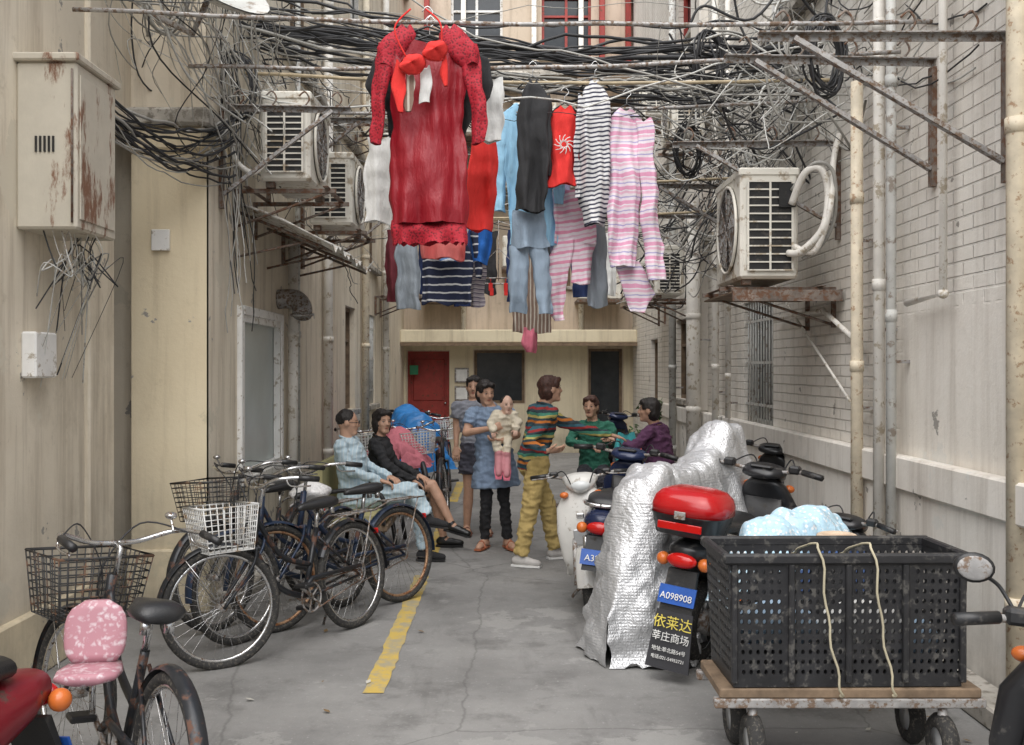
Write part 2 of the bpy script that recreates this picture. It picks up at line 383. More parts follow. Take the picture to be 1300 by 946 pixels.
B.box(-8,8,19.9,22,0,9.55,wallB2)
back=B.done('back_apartment_building',(0,0,0))
B=Bd()
for (x,z) in((-1.02,1.35),(-1.02,1.0),(-1.02,.68)): 
    B.box(x,x+.27,19.62,19.655,z,z+.28,galv,.005); B.box(x+.03,x+.24,19.612,19.619,z+.03,z+.25,whitetext)
B.done('notice_board')
B=Bd(); B.box(-1.88,-1.72,19.60,19.655,1.5,1.68,pm('green_enamel',(.02,.2,.09),.4,bump=0),.004); B.done('house_number_sign')
def text(name,body,loc,rot,size,mat,parent,ext=.001):
    c=bpy.data.curves.new(name,'FONT'); c.body=body; c.size=size; c.extrude=ext; c.align_x='CENTER'; c.materials.append(mat)
    ob=bpy.data.objects.new(name,c); sc.collection.objects.link(ob); ob.location=loc; ob.rotation_euler=rot
    if parent: ob.parent=parent; ob.matrix_parent_inverse=Matrix.Translation(-parent.location)
    return ob
redink=pm('red_paint_lettering',(.6,.06,.04),.7,bump=0)
text('wall_lettering','严禁\n停车',(2.295,12.6,1.32),(pi/2,0,-pi/2),.24,redink,right)

# ------------------------------------------------------------ AC units
def ac(name,x0,x1,y0,y1,z0,z1,fanside):
    B=Bd(); B.box(x0,x1,y0,y1,z0,z1-.012,cream,.02); B.box(x0-.01,x1+.01,y0-.01,y1+.01,z1-.05,z1+.012,cream,.012)
    fx=x1 if fanside>0 else x0; s=fanside; cy=y0+(y1-y0)*.45; cz=(z0+z1)/2; R=min((z1-z0),(y1-y0))*.41
    B.disc((fx+s*.002,cy,cz),(1,0,0),R,.008,black)
    for k in range(1,9): B.torus((fx+s*.018,cy,cz),(1,0,0),R*k/8,.004 if k<8 else .012,cream if k==8 else galv,28,5)
    for k in range(8):
        a=k*pi/4; B.tube([(fx+s*.02,cy,cz),(fx+s*.02,cy+R*math.cos(a),cz+R*math.sin(a))],.005,galv,5)
    for k in range(5):
        a=k*2*pi/5; B.add([(fx+s*.008,cy,cz),(fx+s*.01,cy+R*.9*math.cos(a),cz+R*.9*math.sin(a)),(fx+s*.01,cy+R*.9*math.cos(a+.7),cz+R*.9*math.sin(a+.7))],[(0,1,2)],pipeg,False)
    w=x1-x0
    B.box(x0+.05,x1-.05,y0-.012,y0+.001,z0+.06,z1-.09,black)
    for k in range(12):
        z=z0+.06+(z1-z0-.15)*k/11; B.box(x0+.045,x1-.045,y0-.022,y0-.013,z-.005,z+.005,cream)
    for k in range(3):
        x=x0+.05+(w-.1)*k/2; B.box(x-.007,x+.007,y0-.03,y0-.0225,z0+.055,z1-.085,cream)
    B.box(x0+.03,x0+.09,y0+.05,y0+.12,z0-.04,z0,rust); B.box(x1-.09,x1-.03,y1-.12,y1-.05,z0-.04,z0,rust)
    return B
def bracket(B,wx,y0,y1,z,out,s):
    for y in(y0,y1):
        B.box(*sorted((wx,wx+s*out)),y-.015,y+.015,z-.035,z-.005,rust); B.box(*sorted((wx,wx+s*.03)),y-.014,y+.014,z-.30,z-.0355,rust)
        B.tube([(wx+s*.02,y,z-.28),(wx+s*(out-.05),y,z-.03)],.010,rust,4)
    for o in(.12,out-.06): B.box(*sorted((wx+s*(o-.02),wx+s*(o+.02))),y0-.1,y1+.1,z-.0045,z+.0,rust)
B=ac('a',-1.78,-1.42,7.35,8.15,2.97,3.6,1); bracket(B,-2,7.45,8.05,2.93,.75,1); 
B.tube(cr([(-1.72,7.3,3.1),(-1.8,7.22,3.0),(-1.93,7.25,3.1),(-1.98,7.3,3.3)]),.02,pipew,8); B.done('air_conditioner')
B=ac('a',-1.74,-1.36,8.95,9.75,2.88,3.5,1); bracket(B,-2,9.05,9.65,2.84,.75,1); B.done('air_conditioner')
B=ac('a',1.68,2.1,7.4,8.25,2.27,3.06,-1); bracket(B,2.4,7.5,8.15,2.22,.85,-1)
B.box(1.60,2.38,7.3,8.35,2.16,2.172,wood); B.box(1.60,2.38,7.28,7.31,2.10,2.18,rust)
B.box(1.95,2.07,7.362,7.369,2.78,2.95,black)
B.tube(cr([(2.04,7.36,2.8),(2.1,7.25,3.0),(2.20,7.2,3.02),(2.25,7.2,2.85),(2.2,7.15,2.6),(2.08,7.25,2.45),(2.02,7.37,2.45)]),.026,pipew,10)
B.tube(cr([(2.06,7.38,2.5),(2.16,7.2,2.45),(2.25,7.15,2.75),(2.32,7.3,3.1),(2.38,7.35,3.3)]),.022,pipew,10)
B.tube(cr([(2.04,7.36,2.9),(2.15,7.2,3.06),(2.28,7.18,3.0),(2.3,7.2,2.7),(2.22,7.22,2.5),(2.1,7.3,2.4)]),.014,cabg,8)
B.done('air_conditioner')
for (x0,y,z) in((-.9,18.6,5.9),(.1,18.9,5.95),(-.1,18.95,3.5),(1.3,18.9,2.9),(1.5,18.9,4.1),(-1.6,18.9,2.9)):
    B=Bd(); B.box(x0,x0+.8,y,y+.32,z,z+.58,cream,.02); B.disc((x0+.32,y-.004,z+.29),(0,1,0),.23,.01,black)
    for k in range(1,7): B.torus((x0+.32,y-.016,z+.29),(0,1,0),.038*k+.01,.006,cream,24,5)
    B.box(x0-.02,x0+.82,y,19.68,z-.05,z-.002,rust); B.done('air_conditioner')
for (y,z) in((12.2,2.5),(14.8,2.6),(10.9,4.1),(13.3,4.9)):
    B=ac('a',1.75,2.1,y,y+.8,z,z+.58,-1); bracket(B,2.3,y+.1,y+.7,z-.04,.6,-1); B.done('air_conditioner')
for (y,z) in((12.6,4.7),(15.2,2.75)):
    B=ac('a',-1.75,-1.4,y,y+.8,z,z+.58,1); bracket(B,-1.99,y+.1,y+.7,z-.04,.7,1); B.done('air_conditioner')

# ------------------------------------------------------------ electrical box
g=NG('rusted_box_paint'); n=g.noise(g.obj,3.2,9,.68)
c=g.mix(g.ramp(n,[(.3,0.),(.7,1.)]),(.62,.57,.47),(.50,.46,.38)); s_=g.noise(g.mapping(g.obj,(7,7,1.9)),1,9,.75)
sx=g.math('MULTIPLY',g.sep(g.obj)[0],.35)
c=g.mix(g.ramp(g.math('ADD',s_,sx),[(.57,0.),(.64,1.)]),c,(.22,.11,.065)); g.bump(s_,.4,.01); boxm=g.out(c,.7)
B=Bd(); B.box(-2.5,-2.19,5.2,5.72,2.33,3.18,boxm,.012)
B.box(-2.52,-2.17,5.17,5.75,3.18,3.22,boxm,.008); B.box(-2.19,-2.182,5.23,5.69,2.38,3.12,boxm,.004)
for k in range(5): B.box(-2.40+k*.022,-2.39+k*.022,5.192,5.199,2.72,2.80,black)
B.tube([(-2.21,5.19,2.36),(-2.21,5.19,3.14)],.006,rust,5)
B.done('electrical_box')
B=Bd(); B.box(-2.5,-2.42,5.25,5.5,1.57,1.81,white,.01); B.done('junction_box')
B=Bd(); B.box(-2.36,-2.24,6.77,6.797,2.40,2.54,white,.004); B.done('posted_notice')

B=Bd(); rows=[]
awm=pm('old_white_sheet',(.66,.64,.59),.6,var=.2,dirt=(.3,.22,.15),dirtamt=.35)
for i in range(81):
    y=7.45+2.1*i/80; z=.016*math.sin(i*pi/4)
    rows.append([(-2.0,y,2.84+z),(-1.66,y,2.71+z),(-1.28,y,2.52+z-.02*math.sin(i*.3))])
B.grid(rows,awm,False); B.grid([[(p[0],p[1],p[2]-.006) for p in r] for r in rows],awm,False)
for y in(7.6,8.5,9.4): B.tube([(-2,y,2.78),(-1.30,y,2.49)],.012,rust,5); B.tube([(-2,y,2.45),(-1.5,y,2.56)],.01,rust,5)
B.done('metal_awning')
B=Bd(); B.tube(cr([(-2,8.9,2.22),(-1.85,8.9,2.22),(-1.78,8.85,2.15),(-1.77,8.8,2.08)]),.085,galv,16); B.torus((-1.77,8.8,2.08),(0,.1,-1),.09,.012,galv); B.done('vent_hood')

# ------------------------------------------------------------ pipes
def pipe(name,pts,r,m):
    B=Bd(); B.tube(pts,r,m,12)
    pts=[V(p) for p in pts]
    for p in pts[1:-1]: B.ell(p,(r*1.3,r*1.3,r*1.3),m)
    B.done(name)
def vp(y,r,z0,z1,m,x=2.31,step=1.1):
    B=Bd(); B.tube([(x,y,z0),(x,y,z1)],r,m,12); z=z0+.4
    while z<z1-.2:
        B.tube([(x,y,z),(x,y,z+.07)],r+.006,m,12); B.box(x-.0,2.4,y-.012,y+.012,z-.25,z-.23,galv); z+=step
    B.done('drain_pipe')
vp(6.72,.040,.1,3.5,pipet,2.29); vp(6.32,.036,.1,6.1,pipew,2.29,1.6); vp(6.12,.03,.1,6.1,pipeg,2.29,1.4)
vp(4.70,.05,.1,6.1,pipet,2.34,2.2); vp(12.15,.085,.7,3.6,pipew,2.20); vp(11.3,.04,.1,6,pipew,2.29); vp(14,.05,.1,8,pipeg,2.25); vp(10.7,.03,1.1,6,pipew,2.3)
pipe('conduit_pipe',[(2.32,5.46,6.1),(2.32,5.46,2.02),(2.32,5.95,2.0)],.022,pipew)
pipe('conduit_pipe',[(2.34,6.8,1.78),(2.34,7.6,2.05),(2.34,9.0,2.05)],.018,pipew)
pipe('conduit_pipe',[(2.34,6.8,1.3),(2.34,9.1,2.4),(2.34,9.2,3.4)],.010,pipew)
def vpl(y,r,z0,z1,m,x=-1.93):
    B=Bd(); B.tube([(x,y,z0),(x,y,z1)],r,m,12); z=z0+.6
    while z<z1: B.tube([(x,y,z),(x,y,z+.06)],r+.008,m,12); z+=1.2
    B.done('drain_pipe')
vpl(9.2,.045,.1,2.8,pipew); vpl(9.4,.025,.1,6,pipeg); vpl(11,.05,.1,6.2,pipew); vpl(13.9,.05,.1,8,pipet); vpl(16.2,.05,.1,8,pipew)
for x in(-.85,.5,1.4):
    B=Bd(); B.tube([(x,19.6,2.34),(x,19.6,9.5)],.05,pipew,10); B.done('drain_pipe')

# ------------------------------------------------------------ brackets & poles
def tri(wx,s,y,z,L,drop=.62,tl=0.0):
    B=Bd(); B.M=Matrix.Translation((wx,y,z))@Matrix.Rotation(tl,4,'Z')@Matrix.Translation((-wx,-y,-z))
    B.box(*sorted((wx,wx+s*L)),y-.022,y+.022,z-.006,z,galv); B.box(*sorted((wx,wx+s*L)),y+.016,y+.022,z-.04,z-.0065,galv)
    B.box(*sorted((wx,wx+s*.03)),y-.025,y+.025,z-drop-.1,z-.05,rust)
    a=V((wx+s*.03,y,z-drop)); b=V((wx+s*(L*.86),y,z-.03))
    d=(b-a).normalized(); up=V((0,1,0)).cross(d)
    B.loft([[p+V((0,q,0))*1+up*r_ for q,r_ in((-.02,-.012),(.02,-.012),(.02,.012),(-.02,.012))] for p in(a,b)],galv,smooth=False)
    for k in range(4):
        x=wx+s*L*(.15+.25*k); B.tube(cr([(x,y,z+.0),(x+.03,y,z+.05),(x,y,z+.1),(x-.04,y,z+.07)]),.006,rust,5)
    B.done('clothes_bracket')
for (y,z,t) in((4.9,3.23,0),(5.75,3.36,.06),(7.4,3.27,-.05),(9.4,3.3,.1),(11.2,3.3,0)): tri(2.4,-1,y,z,1.2,tl=t)
for (y,z,t) in((7.1,3.45,.08),(8.5,3.7,0),(9.9,3.3,-.1),(11.3,3.4,0)): tri(-2,1,y,z,.9,tl=t)
bam=pm('bamboo_pole',(.42,.34,.22),.6,var=.3,scale=10)
poles=[((-2.4,5.65,3.60),(2.3,5.55,3.50)),((-1.9,6.1,3.42),(2.3,6.0,3.47)),((-1.95,7.5,3.78),(2.38,7.3,3.68)),((-1.95,7.75,3.56),(2.38,7.7,3.64)),((-1.95,9.5,3.35),(2.38,9.4,3.38)),((-1.95,10.2,3.12),(2.38,10.3,3.22)),((-1.95,11.6,3.3),(2.38,11.2,3.35))]
for a,b in poles:
    B=Bd(); a,b=V(a),V(b); o=random.random()*9; pts=[a.lerp(b,i/24)+V((0,0,-.045*math.sin(pi*i/24)+.012*noise.noise(V((i*.3,o,0))))) for i in range(25)]
    isb=random.random()<.6
    B.tube(pts,.013,bam if isb else galv,8)
    if isb:
        for i in range(2,24,3): B.tube([pts[i]-V((.006,0,0)),pts[i]+V((.006,0,0))],.0155,bam,8)
    B.done('clothes_pole')

# ------------------------------------------------------------ wires
def wires(name,specs,mats):
    cu={}
    for m in mats:
        c=bpy.data.curves.new(name,'CURVE'); c.dimensions='3D'; c.bevel_depth=1; c.bevel_resolution=1; c.materials.append(m); cu[m]=c
    for pts,r,m in specs:
        sp=cu[m].splines.new('POLY'); sp.points.add(len(pts)-1)
        for q,p in zip(sp.points,pts): q.co=(*p,1); q.radius=r
    par=None
    for i,m in enumerate(mats):
        ob=bpy.data.objects.new(name if i==0 else 'wire_strands',cu[m]); sc.collection.objects.link(ob)
        if i==0: par=ob
        else: ob.parent=par
def rv(a): return V((random.uniform(-a,a),random.uniform(-a,a),random.uniform(-a,a)))
def cat(a,b,sag,k=18,j=.0):
    a,b=V(a),V(b); out=[]; o=rv(1)*10
    for i in range(k+1):
        t=i/k; p=a.lerp(b,t)-V((0,0,sag*4*t*(1-t)))
        if j: p+=noise.noise_vector(p*1.6+o)*j+noise.noise_vector(p*5+o)*j*.3
        out.append(p)
    return out
mats=[cab,cabg,pipeg]; S=[]
for i in range(34):
    y=random.uniform(7.5,8.7)
    S.append((cat((-1.98,y-.3,4.25+random.uniform(-.12,.14)),(2.38,y+.2,4.05+random.uniform(-.25,.2)),random.uniform(-.04,.2),30,.12),random.choice((.005,.008,.012)),random.choice(mats[:2] if i%3 else mats[:1])))
for i in range(3): S.append((cat((-1.98,7.9,4.2+i*.04),(2.38,8.1,4.05+i*.05),.08,24,.06),.02,cab))
for i in range(34):
    y=random.uniform(5,18); S.append((cat((-2+(-.5 if y<6.4 else 0),y,random.uniform(3.4,5.2)),(2.38,y+random.uniform(-2,2),random.uniform(3.4,5.5)),random.uniform(.05,.4),24,.12),random.choice((.003,.005,.007)),random.choice(mats)))
wires('overhead_cable_bundle',S,mats)
S=[]
for i in range(85):
    a=V((-2.3+random.uniform(-.15,.45),5.6+random.uniform(-.5,1.6),4.3+random.uniform(-.4,.7))); b=V((-2.0+random.uniform(-.25,.4),6.8+random.uniform(-.2,1.3),3.3+random.uniform(-.35,.6)))
    mid=(a+b)/2+rv(.45); S.append((cr([a,a.lerp(mid,.5)+rv(.16),mid,mid.lerp(b,.5)+rv(.2),b],6),random.choice((.002,.003,.004,.006)),random.choice((cab,cabg,cabg,pipeg,pipeg))))
for i in range(22):
    a=V((-2.25,5.65+random.uniform(0,.1),3.0+random.uniform(-.1,.2))); b=V((-1.9,7.1,3.2+random.uniform(-.3,.2)))
    S.append((cat(a,b,random.uniform(.05,.25),14,.08),random.choice((.004,.006,.009)),random.choice((cab,cab,cabg))))
for i in range(20):
    x=-2.3+random.uniform(-.12,.1); y=5.2+random.uniform(0,.5); a=V((x,y,2.34)); 
    pts=[a,a+V((random.uniform(-.05,.05),.0,-.12)),a+V((random.uniform(-.12,.12),random.uniform(-.1,.1),-.2-random.random()*.1)),V((x+random.uniform(-.1,.12),y+random.uniform(-.1,.2),2.25+random.uniform(-.1,.05))),V((-2.47,y+random.uniform(0,.4),random.uniform(1.5,2.1)))]
    S.append((cr(pts,6),random.choice((.002,.004)),random.choice((cab,cabg,pipeg))))
for i in range(16):
    y=random.uniform(6.95,7.4); S.append((cat((-1.96,y,3.9),(-1.95+random.uniform(0,.1),y+random.uniform(-.2,.5),random.uniform(1.8,2.6)),0,14,.08),.004,random.choice(mats)))
for i in range(55):
    a=V((-1.95,random.uniform(7,12),random.uniform(3.2,4.8))); b=a+V((random.uniform(0,.6),random.uniform(-.5,2.5),random.uniform(-.9,.4))); S.append((cat(a,b,random.uniform(0,.4),14,.2),random.choice((.003,.005)),random.choice(mats)))
wires('tangled_wires',S,mats)
S=[]
for i in range(130):
    y=random.uniform(6.6,10.2); a=V((2.36,y,random.uniform(3.3,4.6))); b=V((1.35+random.uniform(-.25,.7),y+random.uniform(-1.2,.8),random.uniform(3.25,4.4)))
    mid=(a+b)/2+rv(.4)-V((0,0,random.uniform(0,.5))); S.append((cr([a,a.lerp(mid,.5)+rv(.2),mid,mid.lerp(b,.5)+rv(.2),b],6),random.choice((.003,.004,.006,.009)),random.choice((cab,cab,cabg,pipeg))))
for i in range(70):
    y=random.uniform(9,14); a=V((2.3,y,random.uniform(3,4.4))); b=V((1.5+random.uniform(-.2,.5),y+random.uniform(-.8,1.5),random.uniform(2.4,3.6)))
    mid=(a+b)/2+rv(.35)-V((0,0,random.uniform(0,.4))); S.append((cr([a,mid,b],7),random.choice((.004,.006,.009)),random.choice((cab,cab,cabg))))
for i in range(14):
    y=random.uniform(5,6.6); S.append((cat((2.37,y,random.uniform(3.1,4.4)),(2.37,y+random.uniform(.5,2.5),random.uniform(3.2,4.4)),random.uniform(0,.3),14,.08),.005,random.choice(mats)))
wires('tangled_wires',S,mats)
def coil(c,R,n,m,name='cable_coil'):
    B=Bd()
    for i in range(n):
        cc=V(c)+rv(.025); rr=R*random.uniform(.8,1.1); ph=random.random()*6; pts=[cc+V((rr*.55*math.cos(t)+.015*math.sin(3*t+ph),.25*rr*math.cos(t)+.02*math.sin(2*t+ph),rr*math.sin(t)*1.1)) for t in [2*pi*k/24 for k in range(24)]]
        B.tube(pts,.007,m,6,closed=True)
    B.done(name)
coil((1.80,5.8,3.40),.20,10,cab); coil((1.95,6.9,3.75),.17,7,cabg); coil((1.5,7.6,3.9),.2,9,cab); coil((-1.9,7.2,3.6),.2,9,cab); coil((1.55,8.8,3.5),.2,8,cab); coil((-2.1,6.3,3.9),.2,7,cabg)
B=Bd(); rings=[]
for i in range(7):
    r=.33*i/6+.004; rings.append([V((r*math.cos(t),r*math.sin(t),.9*r*r)) for t in [2*pi*k/28 for k in range(28)]])
B.M=Matrix.Translation((-1.75,6.0,3.80))@Matrix.Rotation(rad(35),4,'Y')@Matrix.Rotation(rad(25),4,'X'); B.loft(rings,pipeg,caps=False); B.loft([[p+V((0,0,-.008)) for p in r] for r in rings],pipeg,caps=False)
B.tube([(0,0,0),(0,0,-.25),(-.3,0,-.3)],.02,galv); B.done('satellite_dish')

# ------------------------------------------------------------ garments
def piece(B,rows,mat,y=0,depth=.03,rip=.022,n=44,k=38,seed=0,hemjag=0):
    rows=sorted(rows,key=lambda r:-r[0]); R=[]
    for i in range(k+1):
        z=rows[0][0]+(rows[-1][0]-rows[0][0])*i/k
        for a,b in zip(rows,rows[1:]):
            if a[0]>=z>=b[0]-1e-6:
                t=(a[0]-z)/max(a[0]-b[0],1e-6); xl=a[1]+(b[1]-a[1])*t; xr=a[2]+(b[2]-a[2])*t; break
        ring=[]; f=i/k; edge=.012*noise.noise(V((z*7,seed*2.2,0))); el=.016*noise.noise(V((z*10,seed*5.2,3))); er=.016*noise.noise(V((z*10,seed*5.2,8)))
        for j in range(n):
            th=2*pi*j/n; cx=(xl+xr)/2; w=(xr-xl)/2; c,s_=math.cos(th),math.sin(th)
            x=cx+w*math.copysign(abs(c)**.8,c)+edge+(er if c>0 else el)*abs(c)
            yy=y+depth*s_*min(1,.35+f*1.5)
            q=noise.noise(V((x*11+seed*3.7,seed*1.3,z*1.3)))+.55*noise.noise(V((x*24+seed,seed*2.3+s_*.5,z*2.5)))
            yy+=rip*q*(.6+2.0*f)*2
            yy+=noise.noise(V((x*9,z*13,seed+s_)))*.009
            x+=.016*noise.noise(V((z*5,seed,x*3)))
            zz=z+(hemjag*math.sin(j*2.1) if i==k else 0)+.035*f*noise.noise(V((x*8,seed,1)))
            if i<3: zz-=.025*max(0,1-abs(c)*1.6)*(1-i/3)
            ring.append((x,yy,zz))
        R.append(ring)
    B.loft(R,mat,caps=False)
def hanger(B,x,z,y,w=.19,m=None):
    m=m or black
    B.tube(cr([(x-w,y,z-.09),(x,y,z),(x+w,y,z-.09)],2),.006,m,6); B.tube([(x-w,y,z-.09),(x+w,y,z-.09)],.005,m,6)
    B.tube(cr([(x,y,z),(x,y,z+.04),(x+.03,y,z+.075),(x,y,z+.11),(x-.03,y,z+.08)],4),.003,chrome,5)
def garment(name,pieces,hang=None):
    B=Bd()
    for p in pieces: piece(B,*p[:2],**p[2])
    if hang: hanger(B,*hang)
    B.done(name)
g=NG('red_lace_dress'); vo=g.n.new('ShaderNodeTexVoronoi'); g.l.new(g.obj,vo.inputs['Vector']); vo.inputs['Scale'].default_value=70
c=g.mix(g.ramp(vo.outputs['Distance'],[(.2,0.),(.5,1.)]),(.12,.003,.008),(.40,.010,.025)); g.bump(vo.outputs['Distance'],.5,.005); lace=g.out(c,.75)
cred=cloth('crimson_satin',(.26,.003,.012),.5,.5); bred=cloth('bright_red_cotton',(.66,.03,.025)); blk=cloth('black_cotton',(.026,.026,.028)); wht=cloth('white_cotton',(.7,.7,.68))
lblue=cloth('light_blue_cotton',(.32,.58,.78)); jean=cloth('faded_denim',(.25,.32,.40)); jean2=cloth('grey_denim',(.32,.36,.40)); navy=cloth('navy_cotton',(.015,.03,.10)); blu=cloth('blue_cotton',(.02,.14,.5)); pinkc=cloth('pink_cotton',(.75,.2,.28))
pinks=stripes('pink_stripe_cotton',[(3,(.76,.36,.52)),(2,(.82,.74,.80)),(1,(.42,.38,.62)),(2,(.82,.74,.78)),(2,(.80,.50,.62)),(1,(.84,.8,.84))],.10)
pinkz=stripes('pink_zigzag_cotton',[(2,(.80,.32,.46)),(2,(.86,.74,.80)),(1,(.82,.52,.64)),(2,(.86,.78,.82))],.075,tilt=.15)
bws=stripes('black_white_stripe_cotton',[(3,(.74,.74,.74)),(2,(.04,.04,.07))],.032,tilt=.1)
navys=stripes('navy_white_stripe_cotton',[(4,(.015,.022,.06)),(1,(.7,.7,.7))],.075)
blues=stripes('blue_white_stripe_cotton',[(2,(.72,.75,.8)),(1,(.12,.25,.5))],.05,tilt=.3)
brns=stripes('brown_stripe_cotton',[(2,(.25,.17,.13)),(1,(.6,.54,.46))],.035,axis='x')
plaid=stripes('plaid_cotton',[(2,(.40,.35,.38)),(1,(.1,.08,.14)),(1,(.6,.55,.55))],.04)
Y=5.6
garment('red_dress',[([(3.42,-.56,-.32),(3.36,-.63,-.25),(3.28,-.655,-.225),(3.12,-.645,-.23),(2.94,-.63,-.245),(2.78,-.645,-.225),(2.55,-.65,-.215),(2.41,-.645,-.225)],cred,dict(y=Y,depth=.045,rip=.022,seed=1,n=56)),
 ([(3.50,-.585,-.53),(3.44,-.66,-.50),(3.36,-.715,-.54),(3.26,-.71,-.62)],lace,dict(y=Y,depth=.04,seed=2,k=14,rip=.01)),([(3.50,-.35,-.295),(3.44,-.38,-.22),(3.36,-.34,-.165),(3.26,-.26,-.17)],lace,dict(y=Y,depth=.04,seed=3,k=14,rip=.01)),
 ([(3.40,-.715,-.60),(3.3,-.735,-.62),(3.1,-.755,-.665),(2.86,-.76,-.68)],lace,dict(y=Y,depth=.025,seed=4,n=22,rip=.015)),([(3.40,-.28,-.165),(3.3,-.26,-.145),(3.1,-.215,-.125),(2.86,-.20,-.12)],lace,dict(y=Y,depth=.025,seed=5,n=22,rip=.015)),
 ([(2.43,-.645,-.225),(2.30,-.635,-.225)],lace,dict(y=Y,depth=.045,seed=1,k=10,n=56,rip=.022,hemjag=.010))],(-.44,3.49,Y,.2))
B=Bd(); yy=5.42
for (cx,cz,a) in((-.505,3.23,.4),(-.385,3.30,-.3)):
    rings=[]
    for i in range(8):
        f=i/7; rings.append([V((cx+math.cos(t)*.070*(1-f*.97)*(1+.12*math.sin(2*t+a)),yy-.045*math.sin(f*pi/2)-.01*math.sin(t*2)+.008*math.sin(5*t)*(1-f),cz+math.sin(t)*.058*(1-f*.97))) for t in [2*pi*k/20 for k in range(20)]])
    B.loft(rings,bred)
B.tube(cr([(-.54,yy,3.27),(-.60,yy,3.42),(-.52,yy+.05,3.54)]),.005,bred,6); B.tube(cr([(-.35,yy,3.34),(-.36,yy,3.45),(-.44,yy+.05,3.54)]),.005,bred,6)
piece(B,[(3.26,-.60,-.54),(3.1,-.61,-.53),(2.99,-.58,-.55)],bred,y=yy+.02,depth=.01,n=14,k=14,seed=3,rip=.01); piece(B,[(3.3,-.34,-.33),(3.2,-.36,-.32),(3.12,-.34,-.325)],bred,y=yy+.02,depth=.008,n=10,k=8,seed=4,rip=.006)
B.done('red_bra')
garment('black_shirt',[([(3.44,-.6,-.3),(3.38,-.76,-.12),(3.22,-.80,-.08),(3.14,-.78,-.10),(3.05,-.68,-.2),(2.9,-.66,-.24)],blk,dict(y=5.78,seed=8))],(-.44,3.50,5.78,.2))
garment('white_vest',[([(3.24,-.47,-.415),(3.1,-.475,-.41),(3.03,-.47,-.41)],wht,dict(y=5.47,depth=.008,rip=.006,seed=9)),([(3.2,-.55,-.51),(3.05,-.55,-.50),(2.99,-.54,-.51)],brns,dict(y=5.47,depth=.01,rip=.006,seed=19))],None)
garment('white_shirt',[([(3.02,-.85,-.70),(2.8,-.87,-.68),(2.5,-.86,-.66)],wht,dict(y=6.2,seed=10)),([(3.3,-.17,-.04),(3.1,-.16,-.02),(2.93,-.16,-.03)],wht,dict(y=5.9,seed=11))],(-.77,3.12,6.2,.1))
garment('red_skirt',[([(3.05,-.2,-.06),(2.9,-.24,-.05),(2.6,-.30,-.08),(2.48,-.26,-.12)],bred,dict(y=6.3,depth=.06,rip=.035,seed=12))],None)
garment('coral_shirt',[([(2.9,-.55,-.3),(2.6,-.60,-.27),(2.36,-.58,-.3)],cloth('coral_cotton',(.72,.18,.17)),dict(y=6.9,seed=13))],None)
Y=7.4
garment('light_blue_shirt',[([(3.62,.05,.2),(3.54,-.04,.3),(3.4,-.05,.33),(2.95,.0,.35),(2.55,.02,.38)],lblue,dict(y=7.72,seed=14,rip=.03)),([(3.5,-.08,.02),(3.1,-.12,-.02),(2.8,-.11,-.02)],lblue,dict(y=7.72,seed=15,n=20)),([(3.5,.3,.38),(3.1,.34,.43),(2.85,.35,.42)],lblue,dict(y=7.72,seed=45,n=20))],(.13,3.62,7.72))
garment('black_jacket',[([(3.70,.15,.21),(3.62,.10,.27),(3.5,.07,.295),(3.0,.065,.29),(2.76,.06,.27)],blk,dict(y=Y,depth=.05,rip=.028,seed=16)),([(3.6,.25,.30),(3.3,.265,.32),(3.0,.27,.315)],blk,dict(y=Y,depth=.03,seed=17,n=16))],(.18,3.73,Y,.11))
garment('faded_jeans',[([(2.78,.04,.28),(2.6,.03,.29),(2.5,.02,.30)],jean,dict(y=7.5,seed=18,k=12)),([(2.52,.02,.165),(2.3,.0,.15),(2.02,.01,.13)],jean,dict(y=7.5,seed=19,n=24)),([(2.52,.16,.30),(2.25,.19,.32),(2.02,.22,.33)],jean,dict(y=7.52,seed=20,n=24))],None)
garment('red_blouse',[([(3.52,.36,.46),(3.46,.31,.51),(3.2,.29,.52),(2.94,.29,.50)],bred,dict(y=Y,seed=21)),([(3.44,.27,.34),(3.28,.25,.31),(3.18,.25,.31)],bred,dict(y=Y,seed=22,n=18,k=10)),([(3.44,.47,.54),(3.28,.50,.56),(3.18,.50,.555)],bred,dict(y=Y,seed=23,n=18,k=10))],(.41,3.54,Y,.11))
B=Bd()
for i in range(22):
    a=2*pi*i/22; r=.07*(.6+.4*(i%2)); B.tube(cr([(.40+.02*math.cos(a),Y-.085,3.22+.02*math.sin(a)),(.40+r*.6*math.cos(a+.3),Y-.09,3.22+r*.6*math.sin(a+.3)),(.40+r*math.cos(a),Y-.088,3.22+r*math.sin(a))],3),.003,whitetext,4)
e=B.done('embroidery'); e.parent=bpy.data.objects['red_blouse']; e.matrix_parent_inverse=Matrix.Translation(-e.parent.location)
garment('striped_shirt',[([(3.70,.60,.66),(3.62,.54,.72),(3.4,.52,.75),(2.9,.50,.745),(2.66,.56,.70)],bws,dict(y=Y,depth=.06,rip=.035,seed=24)),([(3.6,.5,.56),(3.2,.48,.53),(2.85,.48,.52)],bws,dict(y=Y-.03,depth=.025,seed=25,n=20))],(.63,3.73,Y,.11))
garment('pink_pajama_top',[([(3.50,.80,.90),(3.44,.74,.97),(3.0,.72,.96),(2.6,.71,.94),(2.35,.74,.92)],pinks,dict(y=Y,depth=.05,rip=.032,seed=26)),([(3.42,.92,1.03),(3.0,.95,1.06),(2.5,.98,1.12),(2.26,1.0,1.14)],pinks,dict(y=Y-.04,depth=.03,rip=.02,seed=27,n=24)),([(2.4,.76,.95),(2.15,.85,1.08),(2.03,.90,1.0)],pinks,dict(y=Y+.05,depth=.03,seed=28,n=24,k=12))],(.86,3.53,Y,.13))
